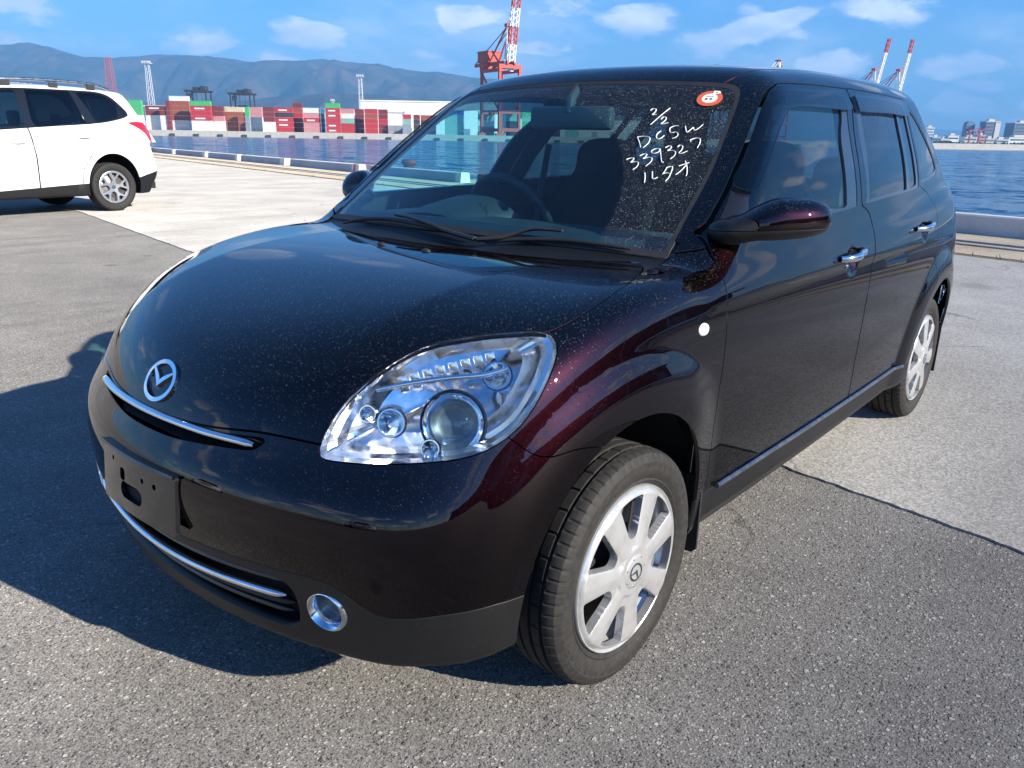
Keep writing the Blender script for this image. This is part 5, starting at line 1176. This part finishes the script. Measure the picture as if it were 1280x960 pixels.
def Frs(P):
    x, y, z = P[..., 0], P[..., 1], P[..., 2]
    back = (np.abs((x+2.42+.25*(z-.8))/.07)**3+np.abs(y/.60)**6+np.abs((z-.78)/.27)**5)**(1/4)-1
    cush = (np.abs((x+2.12)/.26)**4+np.abs(y/.60)**6+np.abs((z-.46)/.08)**3)**(1/4)-1
    F = smin(back*.07, cush*.08, .04)
    for y0 in (-.34, .34): F = smin(F, ((np.abs((x+2.50)/.05)**2.6+np.abs((y-y0)/.13)**2.8+np.abs((z-1.09)/.075)**2.8)**(1/2.7)-1)*.05, .02)
    return F
p, q = surface_nets(Frs, (-2.72, -.66, .34), (-1.8, .66, 1.20), .026, 4); mesh_obj('rear_seat', snap(Frs, p, 2), q.tolist(), MT['seat'], CAR, 70)
MB().box((-2.95, -.66, .34), (-.55, .66, .37)).build('cabin_floor', MT['dark'], CAR)
MB().box((-.40, -.66, .36), (-.36, .66, .90)).build('firewall', MT['dark'], CAR)
# rear-view mirror, belts
mm_ = frame((-.800, .02, 1.288), (-.98, -.20, -.08))
rv = MB().box((-.145, -.036, -.035), (.145, .036, .012), mm_, .014); rvo = rv.build('interior_mirror', MT['interior'], CAR, 40)
MB().box((-.136, -.029, .0122), (.136, .029, .0135), mm_, .0005).build('mirror_glass', MT['chrome'], rvo)
MB().tube([(-.775, .02, 1.30), (-.80, .01, 1.35), (-.85, 0, 1.385)], .016, 10).build('mirror_stem', MT['interior'], rvo)
MT['belt'] = plain('grey_seat_belt', (.16, .17, .19), .8, spec=.2)
for y in (-1, 1):
    bl = [(-1.545, .655*y, 1.20), (-1.53, .668*y, 1.08), (-1.515, .685*y, .95), (-1.50, .70*y, .70), (-1.49, .70*y, .45)]
    MB().tube(bl, .024, 8, .12, up=(1, 0, 0)).build('seat_belt', MT['belt'], CAR, 50)
# ---- wheels
def tyre_mesh(ro=.2835, rb=.200, w=.0835, pitches=68):
    half = [(rb, w*.82), (rb+.006, w*.90), (rb+.012, w*.955), (rb+.016, w*.93), (rb+.024, w*.985), (ro-.052, w*1.02), (ro-.040, w*1.025), (ro-.032, w*1.01), (ro-.028, w*1.015), (ro-.017, w*.965), (ro-.009, w*.90), (ro-.0045, w*.80), (ro-.003, w*.73)]
    tread = []
    for g in (.045, .015):
        tread += [(ro-.0015, g+.0085), (ro-.0015, g+.0045), (ro-.0085, g+.0035), (ro-.0085, g-.0035), (ro-.0008, g-.0045), (ro-.0006, g-.0085)]
    prof = half+tread; prof = [(r, h) for r, h in prof]+[(r, -h) for r, h in prof[::-1]]
    V = []; Fc = []; n = len(prof); seg = pitches*6
    for j in range(seg):
        a = 2*math.pi*j/seg; c, d = math.cos(a), math.sin(a)
        for i, (r, h) in enumerate(prof):
            ah = abs(h)
            if j % 6 == 0 and (.053 < ah < w*.985 and r > ro-.030): r -= .0032
            if j % 12 == 3 and .018 < ah < .042 and r > ro-.004: r -= .0035
            V.append((r*c, r*d, h))
    for j in range(seg):
        k = (j+1) % seg
        for i in range(n-1): Fc.append((j*n+i, k*n+i, k*n+i+1, j*n+i+1))
    return V, Fc
def arc_text_ribs(m, r, h, spans):
    for a0, a1, dr in spans:
        n = max(2, int((a1-a0)/.03)); V = []
        for i in range(n+1):
            a = a0+(a1-a0)*i/n
            for rr, hh in ((r-dr, h), (r-dr, h+.0012), (r+dr, h+.0012), (r+dr, h)): V.append((rr*math.cos(a), rr*math.sin(a), hh))
        m.add(V, [(4*i+k, 4*i+k+1, 4*i+k+5, 4*i+k+4) for i in range(n) for k in range(3)])
NSP = 7
def cover_sd(Q):
    r = np.hypot(Q[:, 0], Q[:, 1]); th = np.arctan2(Q[:, 0], Q[:, 1]); st = 2*math.pi/NSP
    dl = np.abs(np.mod(th+st/2, st)-st/2)                         # angle from the nearest spoke's middle
    dist = r*np.sin(np.minimum(dl, 1.5))
    win = smax(smax(.0235+.100*(r-.075)-dist, .084-r, .022), r-.1815, .010)
    return np.maximum(r-.1935, -win)
def cover_h(r, th):
    st = 2*math.pi/NSP; dl = np.abs(np.mod(th+st/2, st)-st/2); dist = r*np.sin(np.minimum(dl, 1.5))
    ridge = .0045*np.clip(1-dist/(.0235+.100*np.maximum(r-.075, 0)), 0, 1)**.5
    return .004+.010*np.clip(1-r/.20, 0, 1)+np.where(r > .06, ridge, .0045)-.012*np.clip((r-.182)/.014, 0, 1)**2
def build_wheel(name):
    w = bpy.data.objects.new(name, None); COL.objects.link(w); w.parent = CAR
    V, Fc = tyre_mesh(); t = mesh_obj('tyre', V, Fc, MT['tyre'], w, 26)
    m = MB(); rng = random.Random(4)
    arc_text_ribs(m, .244, .0845, [(a, a+rng.uniform(.035, .075), .006) for a in np.arange(.3, 1.5, .115)]+[(a, a+rng.uniform(.03, .06), .006) for a in np.arange(3.4, 4.5, .115)])
    m.build('sidewall_relief', MT['tyre'], t)
    c = sheet('wheel_cover', cover_sd, (-.2, .2, -.2, .2), .0040, lambda Q: np.stack([Q[:, 0], Q[:, 1], .078+cover_h(np.hypot(Q[:, 0], Q[:, 1]), np.arctan2(Q[:, 0], Q[:, 1]))], 1), MT['silver'], w, .020)
    MB().lathe([(.1930, .0735), (.1955, .078), (.1985, .079), (.2005, .076), (.201, .070), (.200, .058)], 72).build('cover_lip', MT['silver'], c, 60)
    MB().lathe([(.0005, .0975), (.030, .0970), (.040, .0955), (.0425, .0935), (.0425, .088)], 40).build('hub_cap', MT['silver'], c, 50)
    badge('hub_badge', Matrix.Translation((0, 0, .0968)) @ Matrix.Rotation(math.radians(-35), 4, 'Z'), .026, .022, .0025, MT['satin'], c)
    for i in range(7):
        a = 2*math.pi*(i+.5)/7; MB().lathe([(.0003, .0010), (.0016, .0008), (.002, 0)], 8, Matrix.Translation((.036*math.cos(a), .036*math.sin(a), .0962))).build('hub_pin', MT['satin'], c)
    MB().lathe([(.193, .072), (.186, .050), (.176, .040), (.174, -.02), (.186, -.07), (.2, -.08)], 48).build('rim_barrel', MT['silver'], w, 50)
    MB().lathe([(.0005, .050), (.055, .048), (.075, .036), (.11, .030), (.150, .022), (.172, .030)], 40).build('steel_disc', MT['dark'], w, 50)
    for i in range(6): MB().box((.095, -.026, .028), (.150, .026, .040), Matrix.Rotation(2*math.pi*i/6+.2, 4, 'Z'), .008).build('disc_pad', MT['iron'], w, 50)
    return w
W0 = build_wheel('wheel')
AX = Matrix(((1, 0, 0, 0), (0, 0, 1, 0), (0, -1, 0, 0), (0, 0, 0, 1)))           # local z to the car's left, local y down
def place_wheel(w, x, s, steer, spin):
    base = Matrix(((1, 0, 0), (0, 0, 1), (0, -1, 0))).to_4x4() if s > 0 else Matrix(((-1, 0, 0), (0, 0, -1), (0, -1, 0))).to_4x4()
    w.matrix_local = Matrix.Translation((x, .7335*s, .286)) @ Matrix.Rotation(steer, 4, 'Z') @ base @ Matrix.Rotation(spin, 4, 'Z')
place_wheel(W0, 0, 1, -.013, math.radians(4))
for x, s, st_, sp in ((-WB, 1, 0, math.radians(-20)), (0, -1, -.013, 1.1), (-WB, -1, 0, .4)): place_wheel(copy_tree(W0, CAR), x, s, st_, sp)
# ---------------------------------------------------------------- the white estate parked at the left edge
def mat_white():
    m, t = new_mat('white_pearl_paint'); b = t.b; v = t.obj(); n = t.noise(v, 3, 5).outputs[0]
    t.L.new(t.mix(t.ramp(n, .3, .7), (.74, .74, .74, 1), (.69, .69, .695, 1)), b.inputs['Base Color'])
    b.inputs['Roughness'].default_value = .35; b.inputs['Coat Weight'].default_value = 1.0; b.inputs['Coat Roughness'].default_value = .03; return m
MT['white'] = mat_white(); MT['redlens'] = plain('red_lamp_lens', (.36, .012, .022), .12, 0, .5, coat=1.0); MT['clearlens'] = plain('clear_lamp_lens_white', (.70, .68, .68), .15, coat=.8); MT['alloy'] = plain('machined_alloy', (.72, .73, .75), .28, .9)
U_ax = Spline((-.95, .80), (-.6, .855), (0, .885), (.8, .89), (1.8, .89), (2.6, .875), (3.2, .80), (3.7, .68))
U_bz = Spline((.15, -.05), (.35, -.02), (.6, -.004), (.8, 0), (.95, -.006), (1.1, -.025), (1.2, -.05), (1.35, -.11))
U_zt = Spline((-.9, 1.30), (-.2, 1.285), (.4, 1.255), (1.1, 1.20), (1.7, 1.155), (2.3, 1.13), (2.9, 1.06), (3.5, .90))
U_xr = Spline((.2, -.78), (.35, -.86), (.5, -.95), (.65, -.97), (.78, -.94), (1.0, -.885), (1.25, -.87), (1.4, -.80))
U_xf = Spline((.2, 3.35), (.4, 3.48), (.7, 3.50), (.9, 3.42), (1.1, 3.2))
U_zr = Spline((-.9, 1.69), (-.5, 1.745), (0, 1.785), (.6, 1.795), (1.2, 1.775), (1.9, 1.70), (2.3, 1.60))
U_gs = Spline((1.0, .88), (1.2, .825), (1.4, .765), (1.6, .69), (1.75, .62), (1.9, .55))
def F_suv(P):
    x, y, z = P[..., 0], P[..., 1], P[..., 2]; ay = np.sqrt(y*y+1e-6); r0 = np.hypot(x+.03, z-.35); r1 = np.hypot(x-2.64, z-.35)
    S = U_ax(x)+U_bz(z)+flare(r0, .022, .47, .56)+flare(r1, .022, .47, .56)
    low = smax(ay-S, (z-U_zt(x))*.97, .12); low = smax(low, ((U_xr(z)+.16*y*y+.12*ay**4)-x)*.95, .14); low = smax(low, (x-(U_xf(z)-.25*y*y))*.95, .2); low = smax(low, .24-z, .04)
    gx = -.06*np.clip((-.05-x)/.6, 0, 1.6)**2-.05*np.clip((x-1.2)/.9, 0, 1.5)**2
    up = smax((ay-U_gs(z)-gx)*.93, z-(U_zr(x)-.06*y*y-.08*y**4), .12); up = smax(up, (x-(2.32-1.28*(z-1.12)-.22*y*y))*.6, .07)
    up = smax(up, ((-.865+.62*(z-1.25)+.22*y*y)-x)*.85, .09); up = smax(up, 1.0-z, .02)
    return smin(low, up, .03)
SUV = thing('white_estate_car', 'white estate car with roof rails and black lower cladding, cut by the left edge', 'car')
pu, qu = surface_nets(F_suv, (-1.05, -.96, .18), (3.6, .96, 1.86), .0215); pu = snap(F_suv, pu, 3); US = Skin(F_suv, pu, qu); ub = US.faces
def u_side(poly, V, lim=.4): return np.where(np.abs(V[:, 1]) > lim, poly_sd(V[:, [0, 2]], poly), 9.)
_, ub = US.split(ub, lambda V: np.where(fy(V) > .5, np.minimum(np.hypot((V[:, 0]+.03)/.42, (V[:, 2]-.38)/.465)-1, np.hypot((V[:, 0]-2.62)/.42, (V[:, 2]-.38)/.45)-1)*.43, 9.))
UG = [smooth_loop(p, 4) for p in ([(2.02, 1.145), (1.9, 1.25), (1.6, 1.52), (1.42, 1.66), (1.30, 1.675), (1.14, 1.68), (1.13, 1.62), (1.13, 1.23), (1.16, 1.205), (1.6, 1.17)],
                                  [(1.00, 1.215), (.99, 1.62), (.97, 1.69), (.9, 1.695), (.40, 1.70), (.36, 1.69), (.30, 1.45), (.26, 1.29), (.24, 1.272), (.60, 1.245)],
                                  [(.10, 1.295), (.16, 1.45), (.26, 1.66), (.25, 1.69), (.10, 1.695), (-.06, 1.685), (-.20, 1.64), (-.33, 1.52), (-.41, 1.425), (-.36, 1.385), (-.16, 1.33)])]
UD = smooth_loop([(2.10, 1.120), (1.9, 1.29), (1.6, 1.55), (1.44, 1.68), (1.30, 1.70), (.9, 1.715), (.2, 1.72), (-.07, 1.712), (-.24, 1.66), (-.38, 1.53), (-.46, 1.42), (-.40, 1.365), (-.16, 1.305), (.10, 1.265), (.6, 1.225), (1.1, 1.185), (1.6, 1.145)], 4)
dlo, ub = US.split(ub, lambda V: np.where(V[:, 2] > 1.05, u_side(UD, V), 9.)); ug = []
for p in UG:
    a, dlo = US.split(dlo, lambda V, p=p: np.where(V[:, 2] > 1.05, u_side(p, V), 9.)); ug.append(a)
uws, ub = US.split(ub, lambda V: np.maximum(np.maximum(V[:, 2]-1.66, 1.14-V[:, 2]), np.maximum(fy(V)-.74+.45*np.clip(V[:, 2]-1.1, 0, 1), 1.3-V[:, 0])))
urw, ub = US.split(ub, lambda V: np.maximum(np.maximum(V[:, 2]-1.66, 1.28-V[:, 2]), np.maximum(fy(V)-.66+.35*np.clip(V[:, 2]-1.2, 0, 1), V[:, 0]+.42)))
UL = smooth_loop([(-.42, 1.285), (-.55, 1.305), (-.70, 1.30), (-1.1, 1.26), (-1.1, .97), (-.80, .965), (-.74, 1.03), (-.66, 1.14), (-.52, 1.235)], 3)
ul, ub = US.split(ub, lambda V: np.where(V[:, 0] < -.3, u_side(UL, V, .52), 9.), .006); uw, ul = US.split(ul, lambda V: np.maximum(V[:, 2]-1.15, V[:, 0]+.78))
uhl, ub = US.split(ub, lambda V: np.where(V[:, 0] > 2.7, poly_sd(np.stack([fy(V), V[:, 2]], 1), smooth_loop([(.42, .80), (.60, .79), (.80, .86), (.80, .97), (.66, .96), (.44, .90)], 4)), 9.), .005)
ugr, ub = US.split(ub, lambda V: np.where(V[:, 0] > 2.7, poly_sd(np.stack([fy(V), V[:, 2]], 1), smooth_loop([(-.2, .68), (.26, .68), (.36, .76), (.34, .86), (-.2, .88)], 4)), 9.), .005)
clad_sd = lambda V: V[:, 2]-np.where(V[:, 0] < -.2, .60+.10*np.clip((-.45-V[:, 0]), 0, .4)*0-.30*np.clip(V[:, 0]+.92, 0, .7)*.8, .425-.055*np.clip(V[:, 0]-.3, 0, 2.5)*.9)
clad, ub = US.split(ub, clad_sd, .004)
UDR = [np.array(p) for p in ([(1.115, 1.20), (1.08, .79), (1.09, .30), (2.20, .30), (2.24, .8), (2.16, 1.12), (1.6, 1.15)], [(1.105, 1.20), (1.07, .79), (1.08, .30), (.50, .30), (.44, .62), (.30, .80), (.17, .93), (.16, 1.20), (.20, 1.26), (.6, 1.23)])]
ud = []
for p in UDR: a, ub = US.split(ub, lambda V, p=p: u_side(p, V, .55), .013); ud.append(a)
def upart(nm, f, mat, par=None, **kw): return skin_object(nm, US, f, MT[mat], par or SUV, **kw)
def ulr(faces):
    V = US.V; L, R = [], []
    for f in faces: (L if V[f[0], 1] > 0 else R).append(f)
    return L, R
upart('body_shell', ub, 'white', depth=.02); upart('lower_cladding', clad, 'trim', depth=.02); upart('windscreen', uws, 'glass', depth=0, inset=.004); upart('rear_window', urw, 'privacy', depth=0, inset=.004)
gr_ = upart('grille', ugr, 'gloss', inset=.015, depth=.0)
for z in (.73, .78, .83): MB().tube([(p[0]+.004, p[1], p[2]) for p in snap(F_suv, np.array([(3.45, y, z) for y in np.linspace(-.30, .30, 9)]), 3)], .010, 8).build('grille_bar', MT['chrome'], gr_, 60)
for k in (0, 1):
    upart('headlight', ulr(uhl)[k], 'clearlens', depth=.02)
    wf = upart('window_frame', ulr(dlo)[k], 'gloss', depth=.012)
    for j, a in enumerate(ug): upart('side_window', ulr(a)[k], 'privacy' if j else 'glass', depth=0, inset=.006)
    dl_ = [upart(nm, ulr(a)[k], 'white', depth=.015) for nm, a in zip(('front_door', 'rear_door'), ud)]
    tl = upart('tail_lamp', ulr(ul)[k], 'redlens', depth=.02); upart('reversing_lens', ulr(uw)[k], 'clearlens', par=tl, depth=.02)
    s = 1 if k == 0 else -1
    for dj, (hx, hz_) in zip(dl_, ((1.28, .995), (.34, 1.075))):
        p = [(hx+.10*t, s*(.893+.024*(1-t*t)), hz_-.006*t) for t in np.linspace(-1, 1, 9)]; MB().tube(p, [.014*(1-.4*abs(2*i/8-1)**2) for i in range(9)], 8, .8).build('door_handle', MT['white'], dj, 60)
    rr = smooth_loop([(-.28, s*.585, 1.76), (-.08, s*.60, 1.812), (.3, s*.61, 1.832), (.9, s*.61, 1.832), (1.35, s*.60, 1.805), (1.6, s*.585, 1.745)], 5, False); rl = MB().tube(rr, .021, 8, .9).build('roof_rail', MT['satin'], SUV, 60)
    for x in (.0, .55, 1.2): MB().box((x-.06, s*.605-.010, 1.74), (x+.06, s*.605+.010, 1.805)).build('rail_foot', MT['rubber'], rl)
    for wx in (-.03, 2.62):
        m = MB(); n = 20; V = []
        for i in range(n+1):
            a = math.radians(-10)+math.radians(200)*i/n; V += [(wx+.435*math.cos(a), y, .38+.475*math.sin(a)) for y in (.86*s, .5*s)]
        m.add(V, [(2*i, 2*i+1, 2*i+3, 2*i+2) for i in range(n)]); c_ = len(m.v); m.v.append((wx, .5*s, .35)); m.f += [(2*i+1, c_, 2*i+3) for i in range(n)]; m.build('wheel_housing', MT['dark'], SUV)
    MB().prism([(0, 0), (.20, 0), (.20, .26), (0, .28)], -.006, .006, Matrix(((0, 0, 1, -.475), (1, 0, 0, .66 if s > 0 else -.86), (0, 1, 0, .24), (0, 0, 0, 1)))).build('mud_flap', MT['rubber'], SUV)
MB().box((-.80, -.72, .30), (3.0, .72, .40)).build('floor_pan', MT['dark'], SUV); MB().tube([(-.55, -.35, .33), (.3, -.35, .30)], .075, 12).build('silencer', MT['iron'], SUV)
for y in (-.36, .36):
    MB().box((1.02, y-.24, .45), (1.14, y+.24, 1.18), None, .04).build('front_seat', MT['seat'], SUV); MB().box((1.0, y-.13, 1.22), (1.08, y+.13, 1.42), None, .035).build('headrest', MT['seat'], SUV)
MB().box((.02, -.62, .45), (.14, .62, 1.20), None, .04).build('rear_seat', MT['seat'], SUV)
for y in (-.42, .42): MB().box((-.02, y-.12, 1.22), (.06, y+.12, 1.40), None, .03).build('headrest', MT['seat'], SUV)
def alloy_sd(Q):
    r = np.hypot(Q[:, 0], Q[:, 1]); th = np.arctan2(Q[:, 0], Q[:, 1]); st = 2*math.pi/5; a = np.mod(th+st/2, st)-st/2
    yy = r*np.cos(a); xx = np.abs(r*np.sin(a)); stem = np.maximum(xx-.020-.02*np.clip((.09-yy)/.05, 0, 1), yy-.15)
    br = np.abs(xx-.62*np.clip(yy-.115, 0, 1)-.010)*.85-.0125; br = np.maximum(br, .105-yy)
    return np.maximum(np.minimum(np.minimum(np.minimum(stem, br), r-.052), .208-r), r-.232)
def suv_wheel():
    w = bpy.data.objects.new('wheel', None); COL.objects.link(w); w.parent = SUV
    V, Fc = tyre_mesh(.355, .236, .108, 56); mesh_obj('tyre', V, Fc, MT['tyre'], w, 45)
    sheet('alloy_spokes', alloy_sd, (-.236, .236, -.236, .236), .007, lambda Q: np.stack([Q[:, 0], Q[:, 1], .088-.018*np.clip(1-np.hypot(Q[:, 0], Q[:, 1])/.2, 0, 1)], 1), MT['alloy'], w, .03)
    MB().lathe([(.226, .086), (.232, .092), (.238, .090), (.238, .075)], 48).build('rim_lip', MT['alloy'], w, 50); MB().lathe([(.0005, .086), (.024, .084), (.030, .076)], 20).build('hub_cap', MT['satin'], w)
    MB().lathe([(.232, .07), (.222, .04), (.215, -.06), (.236, -.10)], 40).build('rim_barrel', MT['gloss'], w, 50); MB().lathe([(.0005, .03), (.14, .03), (.15, .02), (.215, .018)], 32).build('brake_disc', MT['iron'], w, 50)
    return w
sw0 = suv_wheel()
for i, (x, s) in enumerate(((0, 1), (2.64, 1), (0, -1), (2.64, -1))):
    w = sw0 if i == 0 else copy_tree(sw0, SUV); base = Matrix(((1, 0, 0), (0, 0, 1), (0, -1, 0))).to_4x4() if s > 0 else Matrix(((-1, 0, 0), (0, 0, -1), (0, -1, 0))).to_4x4()
    w.matrix_local = Matrix.Translation((x, .795*s, .355)) @ base @ Matrix.Rotation(.5+i, 4, 'Z')
SUV.location = (-4.25+.885*math.sin(math.radians(8)), -11.48-.885*math.cos(math.radians(8)), .008); SUV.rotation_euler = (0, 0, math.radians(8)); SUV.scale = (1.045, 1.045, 1.045)

# two cars behind the photographer, shown only as reflections; then added shed and posts
for x, y, a, lab in ((12.5, -7.5, 150, 'white estate car behind the photographer, reflected at the bumper corner'), (14.0, 1.5, 175, 'second white estate car behind the photographer, reflected in the bumper')):
    c = copy_tree(SUV); c.location = (x, y, .0); c.rotation_euler = (0, 0, math.radians(a)); c['label'] = lab
sh_ = thing('added_shed', 'long dark unseen shed added out of frame to darken the side window reflections', 'warehouse', (-14, 46, 0), math.radians(8))  # unseen shed added to darken what the side windows reflect
cmat('shed_green', (.055, .085, .075)); cmat('shed_rust', (.12, .07, .05))
MB().box((-48, 0, 0), (48, 22, 8.5)).build('wall', MT['shed_green'], sh_, None); MB().prism([(-49, 8.52), (49, 8.52), (49, 9.2), (-49, 9.2)], -23, 1, Matrix(((1, 0, 0, 0), (0, 0, -1, 0), (0, 1, 0, 0), (0, 0, 0, 1)))).build('roof', MT['far_dark'], sh_, None)
for i in range(9): MB().box((-44+i*10.6, -.15, 0), (-38.5+i*10.6, -.02, 5.2)).build('door', MT['shed_rust' if i % 3 else 'box_grey'], sh_, None)
for i in range(5):
    lp = thing('added_lamp_post', '%s unseen lamp post added along the shed behind the photographer' % ORD[i], 'lamp post', (-46+i*17, 36-i*1.5, 0), 0, 'unseen lamp posts added by the shed'); MB().tube([(0, 0, 0), (0, 0, 11)], [.14, .08], 8).build('pole', MT['mast_grey'], lp); MB().tube([(0, 0, 11), (0, -.6, 11.4), (0, -2.0, 11.5)], .06, 8).build('arm', MT['mast_grey'], lp); MB().box((-.2, -2.6, 11.42), (.2, -1.9, 11.58)).build('lamp_head', MT['mast_grey'], lp)  # unseen posts, added only to give the bodywork something to reflect
